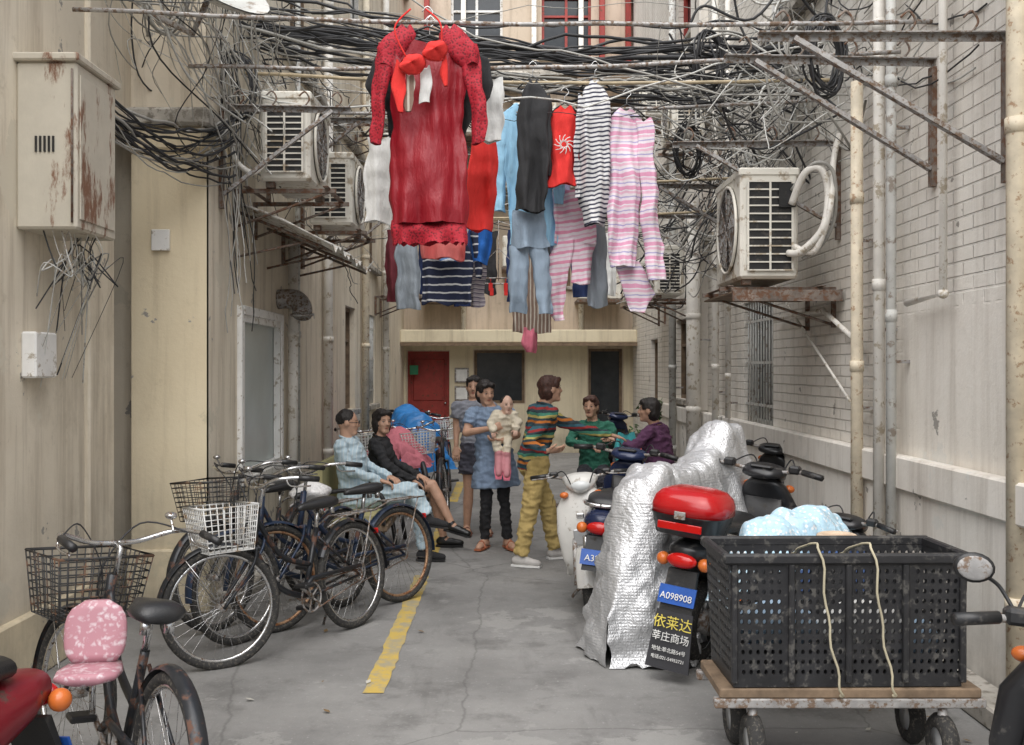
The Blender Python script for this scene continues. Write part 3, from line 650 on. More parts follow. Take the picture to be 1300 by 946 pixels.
garment('pink_pajama_trousers',[([(2.98,.36,.58),(2.75,.35,.64),(2.55,.34,.66)],pinkz,dict(y=7.7,seed=29,k=14)),([(2.6,.34,.50),(2.2,.27,.44),(1.98,.35,.42)],pinkz,dict(y=7.7,seed=30,n=24)),([(2.6,.49,.66),(2.3,.47,.62),(2.26,.47,.62)],pinkz,dict(y=7.72,seed=31,n=24))],None)
garment('grey_trousers',[([(3.1,.58,.72),(2.7,.58,.76),(2.1,.62,.78)],jean2,dict(y=7.9,seed=32))],None)
garment('lavender_shirt',[([(3.1,.36,.5),(2.8,.32,.46),(2.35,.34,.44)],cloth('lavender_cotton',(.48,.46,.68)),dict(y=7.95,seed=33))],None)
Y=9.5
garment('navy_striped_shirt',[([(2.95,-.76,-.42),(2.6,-.80,-.33),(2.22,-.79,-.34)],navys,dict(y=Y,seed=34)),([(2.9,-.34,-.27),(2.6,-.31,-.24),(2.45,-.31,-.24)],navys,dict(y=Y,seed=35,n=14))],(-.56,3.0,Y))
garment('blue_striped_blouse',[([(3.1,-.7,-.4),(2.9,-.78,-.35),(2.6,-.70,-.42)],blues,dict(y=9.3,seed=36))],(-.55,3.14,9.3))
garment('blue_shirt',[([(3.15,-.32,-.15),(2.9,-.36,-.14),(2.6,-.33,-.18)],blu,dict(y=Y,seed=37))],None)
garment('grey_trousers',[([(3.1,-1.03,-.84),(2.6,-1.04,-.82),(2.17,-1.04,-.80)],jean2,dict(y=Y,seed=38))],None)
garment('plaid_shirt',[([(2.7,-.36,-.2),(2.2,-.35,-.22)],plaid,dict(y=9.7,seed=39))],None)
garment('brown_striped_trousers',[([(3.1,.12,.3),(2.6,.08,.36),(1.95,.04,.40)],brns,dict(y=9.45,depth=.06,rip=.03,seed=40))],None)
garment('pink_sock',[([(2.0,.14,.27),(1.85,.13,.28),(1.76,.17,.26)],pinkc,dict(y=9.4,seed=41,k=10))],None)
for i in range(8):
    x=-1.3+i*.33+random.uniform(-.05,.05); garment('towel',[([(3.15,x,x+.22),(2.75,x-.02,x+.2),(2.5-.2*random.random(),x,x+.21)],random.choice([navy,blk,jean,wht,cloth('maroon_cotton',(.14,.02,.03)),plaid]),dict(y=11.3+.1*(i%2),seed=50+i))],None)
B=Bd(); B.torus((-.1,10.9,2.55),(0,0,1),.35,.008,galv)
for i in range(14):
    a=2*pi*i/14; p=V((-.1+.35*math.cos(a),10.9+.35*math.sin(a),2.55)); B.tube([p,p-V((0,0,.05))],.004,bred,4); B.box(p.x-.02,p.x+.02,p.y-.008,p.y+.008,2.42,2.5,bred)
B.tube([(-.1,10.9,2.55),(-.1,10.9,3.2)],.004,galv,4); B.tube([(-.45,10.9,2.55),(-.1,10.9,2.9),(.25,10.9,2.55)],.004,galv,4); B.done('sock_drying_rack')

# ------------------------------------------------------------ wheels / bikes
def wheel(B,c,R,M0,spoke=28,tr=.022,rimm=chrome,fat=False):
    old=B.M.copy(); B.M=M0
    B.torus(c,(0,1,0),R-tr,tr,tyre,40,10)
    if fat:
        B.tube([V(c)+V((0,-.03,0)),V(c)+V((0,.03,0))],R-2*tr+.01,rimm,32,caps=False); B.disc(c,(0,1,0),.07,.11,galv,20)
        for k in range(6):
            a=k*pi/3; d=V((math.cos(a),0,math.sin(a))); B.tube([V(c)+d*.05,V(c)+d*(R-2*tr+.005)],.018,rimm,6)
    else:
        B.torus(c,(0,1,0),R-tr*2.1,.011,rimm,40,8); B.tube([V(c)+V((0,-.05,0)),V(c)+V((0,.05,0))],.02,galv,10)
        for k in range(spoke):
            a=2*pi*k/spoke; a2=a+(.3 if k%2 else -.3); s_=1 if (k//2)%2 else -1
            B.tube([V(c)+V((.018*math.cos(a2),.025*s_,.018*math.sin(a2))),V(c)+V(((R-tr*2)*math.cos(a),0,(R-tr*2)*math.sin(a)))],.0014,chrome,3,caps=False)
    B.M=old
def basket(B,x0,x1,y0,y1,z0,z1,m,nx=8,ny=11,nz=8,r=.003,tp=.82):
    cx,cy=(x0+x1)/2,(y0+y1)/2
    def P(u,v,w):
        f=tp+(1-tp)*w; return V((cx+(x0+(x1-x0)*u-cx)*f,cy+(y0+(y1-y0)*v-cy)*f,z0+(z1-z0)*w))
    for k in range(nz+1):
        w=k/nz; B.tube([P(0,0,w),P(1,0,w),P(1,1,w),P(0,1,w)],r*(2 if k==nz else 1),m,4,closed=True)
    for i in range(nx+1):
        u=i/nx; B.tube([P(u,0,1),P(u,0,0),P(u,1,0),P(u,1,1)],r,m,4)
    for i in range(ny+1):
        v=i/ny; B.tube([P(0,v,1),P(0,v,0),P(1,v,0),P(1,v,1)],r,m,4)
def bicycle(name,front,rear,fm,bask=None,steer=0,lean=5,sad=seatm,bag=False,rack=True,ladies=True,tr=.022,rim=chrome,bz=0):
    f=V((*front,0)); r=V((*rear,0)); d=(f-r).normalized(); a=math.atan2(d.y,d.x)
    c=(f+r)/2
    B=Bd(); M=Matrix.Translation(c)@Matrix.Rotation(a,4,'Z')@Matrix.Rotation(rad(lean),4,'X'); B.M=M
    R=.33; fx,rx=.54,-.52
    hb=V((.34,0,.62)); ht=V((.29,0,.84)); st=V((-.20,0,.66)); bb=V((-.06,0,.28)); ra=V((rx,0,R))
    B.tube([hb,ht],.02,fm,10)
    if ladies: B.tube(cr([ht-V((-.01,0,.06)),V((.12,0,.55)),(-.12,0,.46)]),.016,fm,8); B.tube(cr([hb,V((.16,0,.38)),bb]),.018,fm,8)
    else: B.tube([ht-V((0,0,.03)),st],.016,fm,8); B.tube([hb,bb],.018,fm,8)
    B.tube([st,bb],.017,fm,8); B.tube([st,st+V((-.03,0,.13))],.013,chrome,8)
    for s_ in(-1,1):
        o=V((0,s_*.055,0)); B.tube([bb+o*.5,ra+o],.009,fm,6); B.tube([st-V((0,0,.05))+o*.3,ra+o],.008,fm,6)
    rings=[]
    for (x,hw,z,t) in((-.36,.05,.80,.02),(-.33,.085,.81,.035),(-.26,.09,.81,.035),(-.18,.05,.805,.03),(-.08,.022,.80,.02),(-.05,.01,.795,.012)):
        rings.append(sring(lambda p,q,x=x,z=z:V((x,p,z+q)),hw,t,14,2.3))
    B.loft(rings,sad); 
    for s_ in(-1,1): B.tube([(-.31,s_*.04,.74),(-.31,s_*.04,.79)],.018,chrome,8)
    B.torus((bb.x,.05,bb.z),(0,1,0),.085,.006,galv,24,5)
    for k in range(5): B.tube([(bb.x,.05,bb.z),(bb.x+.085*math.cos(k*1.257),.05,bb.z+.085*math.sin(k*1.257))],.006,galv,5)
    for s_,aa in((1,.6),(-1,.6+pi)):
        e=V((bb.x+.165*math.cos(aa),s_*.075,bb.z+.165*math.sin(aa))); B.tube([(bb.x,s_*.06,bb.z),e],.010,galv,6); B.box(e.x-.04,e.x+.04,*sorted((e.y,e.y+s_*.09)),e.z-.012,e.z+.012,black,.006)
    B.tube([(bb.x,.05,bb.z+.085),(rx,.05,R+.035)],.005,rust,4); B.tube([(bb.x,.05,bb.z-.085),(rx,.05,R-.035)],.005,rust,4); B.torus((rx,.05,R),(0,1,0),.035,.006,rust,14,5)
    B.tube([(bb.x+.08,.065,bb.z+.06),(bb.x-.0,.065,bb.z+.11),(rx,.065,R+.06)],.014,fm,6)
    wheel(B,(rx,0,R),R,M,tr=tr,rimm=rim)
    def fender(cx,a0,a1,MM):
        o=B.M; B.M=MM; rows=[]
        for i in range(19):
            t=a0+(a1-a0)*i/18; rr=R+.018; rows.append([V((cx+rr*q*math.cos(t),w,R+rr*q*math.sin(t))) for w,q in((-.028,.965),(-.018,1),(.0,1.012),(.018,1),(.028,.965))])
        B.grid(rows,fm); B.M=o
    fender(rx,.15*pi,1.02*pi,M)
    if rack:
        for s_ in(-1,1): B.tube([(-.25,s_*.05,.66),(-.40,s_*.06,.71),(-.74,s_*.06,.71)],.006,galv,5); B.tube([(-.68,s_*.06,.71),(rx,s_*.07,R)],.005,galv,5)
        for k in range(5): B.tube([(-.40-.08*k,-.06,.71),(-.40-.08*k,.06,.71)],.005,galv,5)
        B.box(-.80,-.785,-.02,.02,.55,.585,redl,.005)
    B.tube([(rx+.1,-.06,.3),(rx+.05,-.22,.02)],.009,chrome,6)
    piv=Matrix.Translation(hb)@Matrix.Rotation(rad(steer),4,'Z')@Matrix.Translation(-hb); B.M=M@piv
    for s_ in(-1,1): B.tube(cr([(.335,s_*.045,.63),(.37,s_*.05,.53),(fx,s_*.05,R)]),.010,fm,6)
    B.box(.31,.36,-.05,.05,.61,.635,fm,.008)
    B.tube([ht,(.265,0,.94),(.30,0,.955)],.011,chrome,8)
    for s_ in(-1,1):
        B.tube(cr([(.30,0,.955),(.31,s_*.1,.96),(.27,s_*.23,1.0),(.14,s_*.28,1.0),(.06,s_*.285,.985)],5),.010,chrome,8)
        B.tube([(.16,s_*.28,1.0),(.045,s_*.286,.982)],.016,black,8)
        B.tube(cr([(.22,s_*.26,1.0),(.2,s_*.27,.96),(.09,s_*.275,.95)]),.005,chrome,5)
        B.tube(cr([(.22,s_*.25,1.0),(.36,s_*.12,1.02),(.36,.02,.85),(.4,0,.66)]),.0035,cab,4)
    B.tube(cr([(.24,-.2,1.0),(.27,-.2,1.05)]),.006,chrome,6); B.ell((.27,-.2,1.06),(.025,.025,.015),chrome)
    MW=B.M.copy(); wheel(B,(fx,0,R),R,MW,tr=tr,rimm=rim); fender(fx,-.02*pi,.72*pi,MW)
    for s_ in(-1,1): B.tube([(fx,s_*.05,R),(fx+R*.55,s_*.028,R+R*.85)],.003,chrome,4)
    if bask: basket(B,.36,.66,-.19,.19,.69+bz,.93+bz,bask)
    B.M=M
    if bag:
        bg=cloth('white_plastic_bag',(.70,.69,.68),.9,.3,(9,9,9)); rings=[]
        for i in range(9):
            t=i/8; rr=.13*math.sin(pi*(.12+.8*t))
            rings.append([V((-.22+1.1*rr*math.cos(q)*(1+.15*math.sin(5*q+i)),rr*math.sin(q)*(1+.12*math.sin(4*q+i)),.74+.14*t)) for q in [2*pi*k/18 for k in range(18)]])
        B.loft(rings,bg)
    B.done(name)
fblk=pm('black_bike_paint',(.02,.022,.026),.35,.2,dirt=(.12,.06,.04),dirtamt=.25)
fblue=pm('blue_bike_paint',(.02,.035,.07),.35,.2,dirt=(.12,.06,.04),dirtamt=.2)
fred=pm('maroon_bike_paint',(.12,.02,.02),.4,.2,dirt=(.12,.06,.04),dirtamt=.25)
rrim=pm('rusty_rim',(.45,.28,.17),.5,.6,scale=20,dirt=(.25,.10,.04),dirtamt=.4)
wbask=pm('white_wire',(.7,.7,.68),.5,dirt=(.4,.3,.2),dirtamt=.2,bump=0)
bbask=pm('black_wire',(.04,.04,.04),.5,dirt=(.18,.1,.06),dirtamt=.3,bump=0)
bicycle('bicycle',(-1.42,5.55),(-.98,6.35),fblk,wbask,steer=-28,bz=-.05)
bicycle('bicycle',(-1.52,6.05),(-1.12,6.95),fblue,None,steer=-12,bag=True)
bicycle('bicycle',(-1.74,6.35),(-1.42,7.3),fblk,bbask,steer=-14)
bicycle('bicycle',(-1.22,6.5),(-.90,6.9),fblue,None,steer=-6,rim=rrim)
bicycle('bicycle',(-1.70,4.05),(-1.10,3.20),fblk,bbask,steer=12,rack=False,bz=-.04)
bicycle('bicycle',(-.95,11.2),(-1.1,12.2),fblk,wbask,steer=8)
bicycle('bicycle',(-.62,10.9),(-.75,11.9),fblk,None,steer=-10)
bicycle('bicycle',(-1.45,10.7),(-1.5,11.7),fblk,wbask,steer=6)
bicycle('bicycle',(-.75,13.6),(-.9,14.6),fblue,wbask,steer=-6)
g=NG('pink_floral_vinyl'); vo=g.n.new('ShaderNodeTexVoronoi'); g.l.new(g.mix(.1,g.obj,g.comb(g.noise(g.obj,20,3),g.noise(g.obj,17,3),0)),vo.inputs['Vector']); vo.inputs['Scale'].default_value=42
c=g.mix(g.ramp(vo.outputs['Distance'],[(.15,0.),(.5,1.)]),(.64,.52,.55),(.46,.22,.26)); pinkv=g.out(c,.5)
B=Bd(); B.M=Matrix.Translation((-1.45,3.60,.56))@Matrix.Rotation(rad(-80),4,'Z')@Matrix.Scale(.92,4)
rings=[]
for i in range(9):
    t=i/8; rings.append(sring(lambda p,q,t=t:V((.02+q-.05*t,p,.04+.22*t)),.115*math.sqrt(max(.05,1-(abs(t-.45)/.58)**3)),.02,22,3))
B.loft(rings,pinkv); rings=[sring(lambda p,q,x=x,z=z:V((x,p,z+q)),w,.02,16,3) for x,w,z in((.0,.10,.02),(.1,.12,.02),(.18,.11,.02),(.21,.06,.02))]; B.loft(rings,pinkv)
B.tube([(.05,0,0),(.05,0,-.15)],.012,chrome,6); B.done('child_bike_seat')

# ------------------------------------------------------------ scooters
def scooter(name,tail,ang,body,box=None,lean=5,steer=0,mirrors=False,plate=True,flap=None,trim=black,head=True,rail=True,k=1.0):
    B=Bd(); M=Matrix.Translation((tail[0],tail[1],0))@Matrix.Rotation(rad(ang),4,'Z')@Matrix.Rotation(rad(lean),4,'X')@Matrix.Scale(k,4)@Matrix.Translation((.92,0,0)); B.M=M
    wheel(B,(-.56,0,.23),.23,M,tr=.045,rimm=silverp,fat=True)
    yz=lambda x,zc:(lambda p,q:V((x,p,zc+q)))
    B.loft([sring(yz(x,zc),hw,hh,20,2.5) for x,zc,hw,hh in((-.93,.665,.04,.03),(-.90,.66,.09,.05),(-.80,.64,.125,.08),(-.6,.60,.15,.12),(-.35,.54,.165,.17),(-.12,.47,.155,.20),(-.03,.42,.13,.17),(0,.40,.09,.12))],body)
    B.loft([sring(yz(x,zc),hw,hh,20,2.3) for x,zc,hw,hh in((-.78,.745,.06,.02),(-.74,.755,.12,.04),(-.55,.765,.145,.05),(-.42,.75,.145,.045),(-.25,.745,.15,.05),(-.08,.735,.11,.05),(-.0,.72,.05,.03))],seatm)
    B.box(-.65,-.15,.06,.13,.16,.34,galv,.03); B.box(-.62,-.2,-.13,-.07,.18,.30,black,.03)
    B.tube([(-.56,.10,.23),(-.68,.12,.52)],.022,chrome,10); B.tube([(-.56,-.10,.23),(-.68,-.12,.52)],.022,chrome,10)
    B.torus((-.56,0,.23),(0,1,0),.262,.02,trim,14,6,rad(0),rad(200))
    B.ell((-.93,0,.625),(.035,.085,.04),redl); B.ell((-.90,.115,.615),(.035,.035,.035),orl); B.ell((-.90,-.115,.615),(.035,.035,.035),orl)
    B.loft([[V((-.90,-.08,.57)),V((-.90,.08,.57)),V((-.87,.08,.57)),V((-.87,-.08,.57))],[V((-.96,-.09,.36)),V((-.96,.09,.36)),V((-.945,.09,.36)),V((-.945,-.09,.36))]],black,smooth=False)
    if plate: 
        B.loft([[V((-.945,-.10,.49)),V((-.945,.10,.49)),V((-.935,.10,.49)),V((-.935,-.10,.49))],[V((-.972,-.10,.40)),V((-.972,.10,.40)),V((-.962,.10,.40)),V((-.962,-.10,.40))]],plateb,smooth=False)
    if flap: B.loft([[V((-.965,-.10,.36)),V((-.965,.10,.36)),V((-.955,.10,.36)),V((-.955,-.10,.36))],[V((-1.02,-.12,.07)),V((-1.02,.12,.07)),V((-1.01,.12,.07)),V((-1.01,-.12,.07))]],flap,smooth=False)
    if rail:
        for s_ in(-1,1): B.tube(cr([(-.45,s_*.14,.70),(-.75,s_*.13,.76),(-.93,s_*.09,.77),(-.96,0,.77)]),.012,chrome,8)
    B.box(-.06,.40,-.15,.15,.26,.33,trim,.025); B.box(-.1,.38,-.165,-.14,.25,.38,body,.01); B.box(-.1,.38,.14,.165,.25,.38,body,.01)
    xy=lambda xc,z:(lambda p,q:V((xc+q,p,z)))
    B.loft([sring(xy(x,z),hw,hd,22,2.6) for z,x,hw,hd in((.27,.44,.13,.05),(.4,.46,.17,.05),(.6,.455,.20,.05),(.78,.42,.195,.06),(.90,.375,.13,.06),(.95,.36,.07,.05))],body)
    B.loft([sring(xy(x,z),hw,.012,16,3) for z,x,hw in((.35,.40,.10),(.6,.395,.13),(.82,.345,.12))],trim)
    # horn-cast grille, badge and indicator line on the leg shield
    B.box(.495,.515,-.06,.06,.50,.62,trim,.006); B.box(.47,.50,-.03,.03,.70,.74,chrome,.006)
    piv=Matrix.Translation((.38,0,0))@Matrix.Rotation(rad(steer),4,'Z')@Matrix.Translation((-.38,0,0)); B.M=M@piv
    MW=B.M.copy(); wheel(B,(.64,0,.23),.23,MW,tr=.042,rimm=silverp,fat=True)
    for s_ in(-1,1): B.tube([(.45,s_*.075,.6),(.64,s_*.085,.23)],.02,galv,10)
    rows=[]
    for i in range(15):
        t=rad(5)+rad(150)*i/14; rows.append([V((.64+.275*q*math.cos(t),w,.23+.275*q*math.sin(t))) for w,q in((-.075,.84),(-.06,.98),(0,1.04),(.06,.98),(.075,.84))])
    B.grid(rows,body)
    B.loft([sring(lambda p,q,x=x,zc=zc:V((x,p,zc+q)),hw,hh,20,2.3) for x,zc,hw,hh in((.22,.97,.05,.02),(.26,.98,.12,.035),(.34,.99,.14,.05),(.43,.96,.11,.06),(.48,.93,.05,.04))],body if head else trim)
    B.ell((.465,0,.945),(.03,.075,.04),clear); B.box(.24,.29,-.07,.07,1.01,1.03,black,.01)
    for s_ in(-1,1):
        B.tube(cr([(.32,0,.98),(.30,s_*.15,1.0),(.24,s_*.28,1.02),(.20,s_*.37,1.01)]),.012,galv,8)
        B.tube([(.245,s_*.26,1.02),(.195,s_*.39,1.008)],.019,black,10); B.tube(cr([(.30,s_*.2,1.02),(.33,s_*.26,1.01),(.27,s_*.38,1.0)]),.006,galv,6)
        B.box(.24,.30,*sorted((s_*.17,s_*.24)),1.0,1.05,black,.012)
        B.ell((.44,s_*.13,.88),(.03,.035,.025),orl)
        if mirrors:
            B.tube(cr([(.29,s_*.21,1.04),(.31,s_*.25,1.10),(.29,s_*.30,1.13)]),.006,black,6); B.ell((.28,s_*.33,1.15),(.016,.06,.045),black); B.ell((.268,s_*.33,1.15),(.005,.05,.036),galv)
        B.tube(cr([(.3,s_*.2,1.02),(.46,s_*.12,1.06),(.44,s_*.05,.9)]),.005,cab,5)
    B.M=M
    B.tube([(-.3,.12,.2),(-.28,.24,.02)],.012,galv,6)
    if box:
        lo,hi=box
        B.loft([sring(lambda p,q,z=z:V((-.82+q,p,z)),a,b,24,4) for z,a,b in((.75,.13,.12),(.76,.17,.15),(.86,.195,.175),(.865,.2,.18))],lo)
        B.loft([sring(lambda p,q,z=z:V((-.82+q,p,z)),a,b,28,3.2) for z,a,b in((.866,.203,.183),(.91,.203,.183),(.95,.19,.17),(.98,.16,.14),(.995,.11,.095),(1.0,.04,.04))],hi)
        B.box(-1.005,-.995,-.12,.12,.79,.83,redl,.003); B.box(-1.012,-1.0,-.03,.03,.85,.89,galv,.003)
    ob=B.done(name); return ob,M
blkp=pm('black_scooter_paint',(.02,.02,.022),.3,.1,var=.2,bump=0,dirt=(.07,.065,.06),dirtamt=.15)
redb=pm('red_glossy_lid',(.42,.01,.012),.18,var=.1,bump=0)
crm=pm('silver_white_scooter_paint',(.60,.59,.56),.3,var=.1,bump=0,dirt=(.35,.32,.28),dirtamt=.15)
dkb=pm('dark_blue_scooter_paint',(.02,.03,.08),.25,.1,var=.2,bump=0)
mar=pm('maroon_scooter_paint',(.20,.012,.02),.3,.1,var=.2,bump=0,dirt=(.1,.05,.04),dirtamt=.15)
flapm=pm('black_mud_flap',(.03,.03,.035),.6,bump=.1)
sA,MA=scooter('parked_scooter',(.86,5.35),58,blkp,box=(blkp,redb),flap=flapm)
yel=pm('yellow_lettering',(.75,.62,.12),.6,bump=0)
def stext(body,M,loc,size,mat,parent,tilt=10):
    t=text('lettering',body,(0,0,0),(0,0,0),size,mat,None)
    R=Matrix(((0,0,-1,0),(-1,0,0,0),(0,1,0,0),(0,0,0,1)))
    mw=M@Matrix.Translation(loc)@Matrix.Rotation(rad(tilt),4,'Y')@R
    t.parent=parent; t.matrix_parent_inverse=Matrix.Translation(-parent.location); t.matrix_basis=mw
stext('依莱达',MA,(-.987,0,.28),.072,yel,sA); stext('莘庄商场',MA,(-1.001,0,.215),.052,whitetext,sA); stext('地址:莘北路54号',MA,(-1.012,0,.16),.026,whitetext,sA); stext('电话:021-54952721',MA,(-1.018,0,.12),.023,whitetext,sA)
stext('A098908',MA,(-.972,0,.425),.048,whitetext,sA,15)
sB,MBs=scooter('parked_scooter',(.52,6.4),76,dkb,steer=-8); stext('A3962',MBs,(-.972,0,.425),.055,whitetext,sB,15)
scooter('parked_scooter',(.86,8.05),-105,crm,steer=10,trim=silverp,k=.88)
scooter('parked_scooter',(1.40,7.9),48,blkp,steer=12,k=.95)
scooter('electric_bicycle',(1.15,4.85),50,blkp,steer=-4,k=.80)
scooter('parked_scooter',(1.36,1.62),84,blkp,steer=-6,mirrors=True,k=.92)
scooter('parked_scooter',(-1.40,3.12),252,mar,steer=0,rail=False)
scooter('parked_scooter',(-1.3,12.9),95,blkp); scooter('parked_scooter',(1.6,12.4),100,dkb)

def crate(M,L,D,H):
    B=Bd(); m=pm('black_crate_plastic',(.020,.020,.022),.5,var=.4,scale=9,dirt=(.08,.076,.07),dirtamt=.25)
    B.M=M
    def panel(P,nu,nv):
        for i in range(nu):
            for j in range(nv):
                vs=[];
                for (a,b) in((0,0),(.5,0),(1,0),(1,.5),(1,1),(.5,1),(0,1),(0,.5)): vs.append(P((i+a)/nu,(j+b)/nv))
                for k in range(8):
                    t=-3*pi/4+k*pi/4; r=.26; 
                    vs.append(P((i+.5+r*math.cos(t))/nu,(j+.5+r*math.sin(t))/nv))
                hole=(i%8!=7) and 0<j<nv-1
                fs=[(k,(k+1)%8,8+(k+1)%8,8+k) for k in range(8)]
                if not hole: fs.append(tuple(range(8,16)))
                B.add(vs,fs,m,False)
    f=lambda w:1-.05*(1-w)
    nz=max(6,int(H/.038))
    for y0 in(0,.012,D,D-.012): panel(lambda u,w,y0=y0:V((L/2+(u-.5)*L*f(w),D/2+(y0-D/2)*f(w),H*w)),31,nz)
    for x0 in(0,.012,L,L-.012): panel(lambda u,w,x0=x0:V((L/2+(x0-L/2)*f(w),D/2+(u-.5)*D*f(w),H*w)),15,nz)
    B.box(.03,L-.03,.02,D-.02,.0,.015,m)
    for q in((-.02,L+.02,-.02,.015),(-.02,L+.02,D-.015,D+.02)): B.box(q[0],q[1],q[2],q[3],H-.03,H+.012,m,.008)
    for q in((-.02,.015),(L-.015,L+.02)): B.box(q[0],q[1],.0151,D-.0151,H-.03,H+.011,m,.008)
    for k in range(5): x=.025+k*(L-.05)/4; B.box(x-.012,x+.012,-.014,.010,.02,H-.031,m,.004)
    rope=pm('twine',(.50,.45,.32),.9)
    for x in(.35,.56):
        pts=cr([(x,.33,H-.05),(x,.1,H+.03),(x+.01,-.028,H+.02),(x+.04,-.035,.25),(x+.09,-.03,.0),(x+.10,.0,-.03)],7)
        B.tube([p+V((.006*math.sin(i*1.3),0,0)) for i,p in enumerate(pts)],.005,rope,6)
    cont=cloth('blue_print_bag',(.35,.48,.62)); 
    for q in((.25,.2,.2,.17,.14,.10,cont),(.6,.2,.18,.2,.14,.12,wht),(.82,.2,.14,.1,.12,.1,cont)): B.ell(q[:3],q[3:6],q[6])
    B.done('plastic_crate')
crate(Matrix.Translation((.87,4.05,.355))@Matrix.Rotation(rad(1),4,'Z'),.96,.42,.52)
# low cargo trolley that carries the crate
B=Bd(); B.box(.84,1.88,4.06,4.47,.31,.35,wood,.006)
for y in(4.08,4.45): B.box(.82,1.90,y-.02,y+.02,.27,.309,galv,.005)
for x in(.98,1.74):
    for y in(4.10,4.43):
        B.tube([(x,y,.28),(x,y,.12)],.02,galv,8); B.torus((x,y,.12),(1,0,0),.085,.035,tyre,24,10); B.disc((x,y,.12),(1,0,0),.06,.05,silverp,20)
B.done('cargo_trolley')

# ------------------------------------------------------------ drapes
def drape(name,tail,ang,L,prof,mat,hem=0.0,fold=.05,seed=0,nx=100,nt=70):
    B=Bd(); B.M=Matrix.Translation((tail[0],tail[1],0))@Matrix.Rotation(rad(ang),4,'Z'); rows=[]
    for i in range(nx+1):
        x=L*i/nx
        for a,b in zip(prof,prof[1:]):
            if a[0]<=x<=b[0]+1e-6:
                t=(x-a[0])/(b[0]-a[0]); t=t*t*(3-2*t); h=a[1]+(b[1]-a[1])*t; w=a[2]+(b[2]-a[2])*t; break
        row=[]
        for j in range(nt+1):
            u=-1+2*j/nt; au=abs(u)
            top=.26
            if au<top: yy=u/top*w*.34; zz=h-(.05*(au/top)**2)
            else:
                q=(au-top)/(1-top); yy=math.copysign(w*(.34+.66*q**.9),u); zz=h-.05-(h-.05-hem)*q
            q=max(0,(au-top)/(1-top))
            n=noise.noise(V((x*6+seed,u*.7+seed,zz*1.2)))*1.5+noise.noise(V((x*15+seed,u*.5,zz*1.1+seed)))*.8
            n2=noise.noise(V((x*17+seed,u*4,zz*9+seed))); n3=abs(noise.noise(V((x*7+zz*5+seed,u*2.5,zz*3)))); n4=abs(noise.noise(V((x*6-zz*7+seed*2,u*2,zz*2))))
            p=V((x+.02*n2+.06*q*noise.noise(V((zz*3,u*2+seed,x*2))),yy,zz)); p.y+=math.copysign(fold*(.2+q)*n,u)+math.copysign(.07*(n3+n4-.3),u)*(.3+.7*min(1,q*2)); p+=V((0,0,.03*n2*(1-q)+.06*n3*(1-q))); 
            e=min(i,nx-i)/6
            if e<1: p.y*=(.5+.5*e); 
            if zz<=hem+.001: p.z=hem+.005+.04*abs(n2)
            row.append(p)
        rows.append(row)
    rows=[[V((p.x-.04,p.y*.12,p.z*.92)) for p in rows[0]]]+rows+[[V((p.x+.04,p.y*.12,p.z*.92)) for p in rows[-1]]]
    B.grid(rows,mat); return B.done(name)
g=NG('silver_foil_cover'); s3=g.sep(g.obj)
gx=g.math('ABSOLUTE',g.math('SINE',g.math('MULTIPLY',g.math('ADD',s3[0],s3[1]),190))); gz=g.math('ABSOLUTE',g.math('SINE',g.math('MULTIPLY',s3[2],190)))
h=g.math('MULTIPLY',g.math('MINIMUM',gx,gz),.10); cr_=g.noise(g.obj,6,6,.6); g.bump(g.math('ADD',h,g.math('MULTIPLY',cr_,2.5)),.6,.025)
foil=g.out(g.mix(cr_,(.52,.53,.54),(.70,.70,.71)),g.ramp(g.noise(g.obj,14,4),[(.3,.36),(.7,.55)]),.6)
drape('silver_scooter_cover',(.56,5.55),55,1.95,[(0,.30,.12),(.10,.62,.22),(.26,.99,.30),(.42,1.05,.32),(.85,1.0,.33),(1.15,1.08,.35),(1.35,1.24,.38),(1.5,1.27,.34),(1.7,1.05,.26),(1.95,.5,.12)],foil,0.0,.06,3)
g=NG('blue_snowflake_cloth'); vo=g.n.new('ShaderNodeTexVoronoi'); g.l.new(g.obj,vo.inputs['Vector']); vo.inputs['Scale'].default_value=38
c=g.mix(g.ramp(vo.outputs['Distance'],[(.22,0.),(.4,1.)]),(.80,.82,.84),(.46,.66,.78)); g.bump(g.noise(g.obj,9,5),.8,.03); snow=g.out(c,.5)
drape('blue_patterned_cover',(1.14,5.0),42,.95,[(0,.70,.16),(.2,.86,.28),(.6,.88,.32),(.95,.78,.18)],snow,.42,.06,8)
navyc=cloth('navy_seat_cover',(.04,.08,.2)); drape('seat_cover',(1.45,4.75),55,.5,[(0,.70,.12),(.15,.77,.19),(.35,.78,.18),(.5,.74,.1)],navyc,.55,.03,9,30,30)
bei=cloth('beige_cotton',(.6,.47,.35)); B=Bd(); B.torus((1.59,4.95,.805),(0,0,1),.08,.018,bei,24,8); B.ell((1.59,4.95,.80),(.07,.07,.013),bei); B.done('seat_cushion')
tarp=pm('blue_tarp',(.03,.22,.58),.4,var=.2,bump=.4,bscale=12)
drape('blue_tarp',(-1.05,12.6),105,1.7,[(0,.8,.3),(.3,1.05,.42),(.9,1.0,.45),(1.3,1.12,.4),(1.7,.8,.3)],tarp,.35,.07,12)
drape('pink_cover',(-1.15,10.9),100,1.3,[(0,.8,.25),(.3,.95,.34),(.9,.9,.34),(1.3,.8,.25)],cloth('faded_pink_cover',(.58,.18,.22)),.55,.06,14)

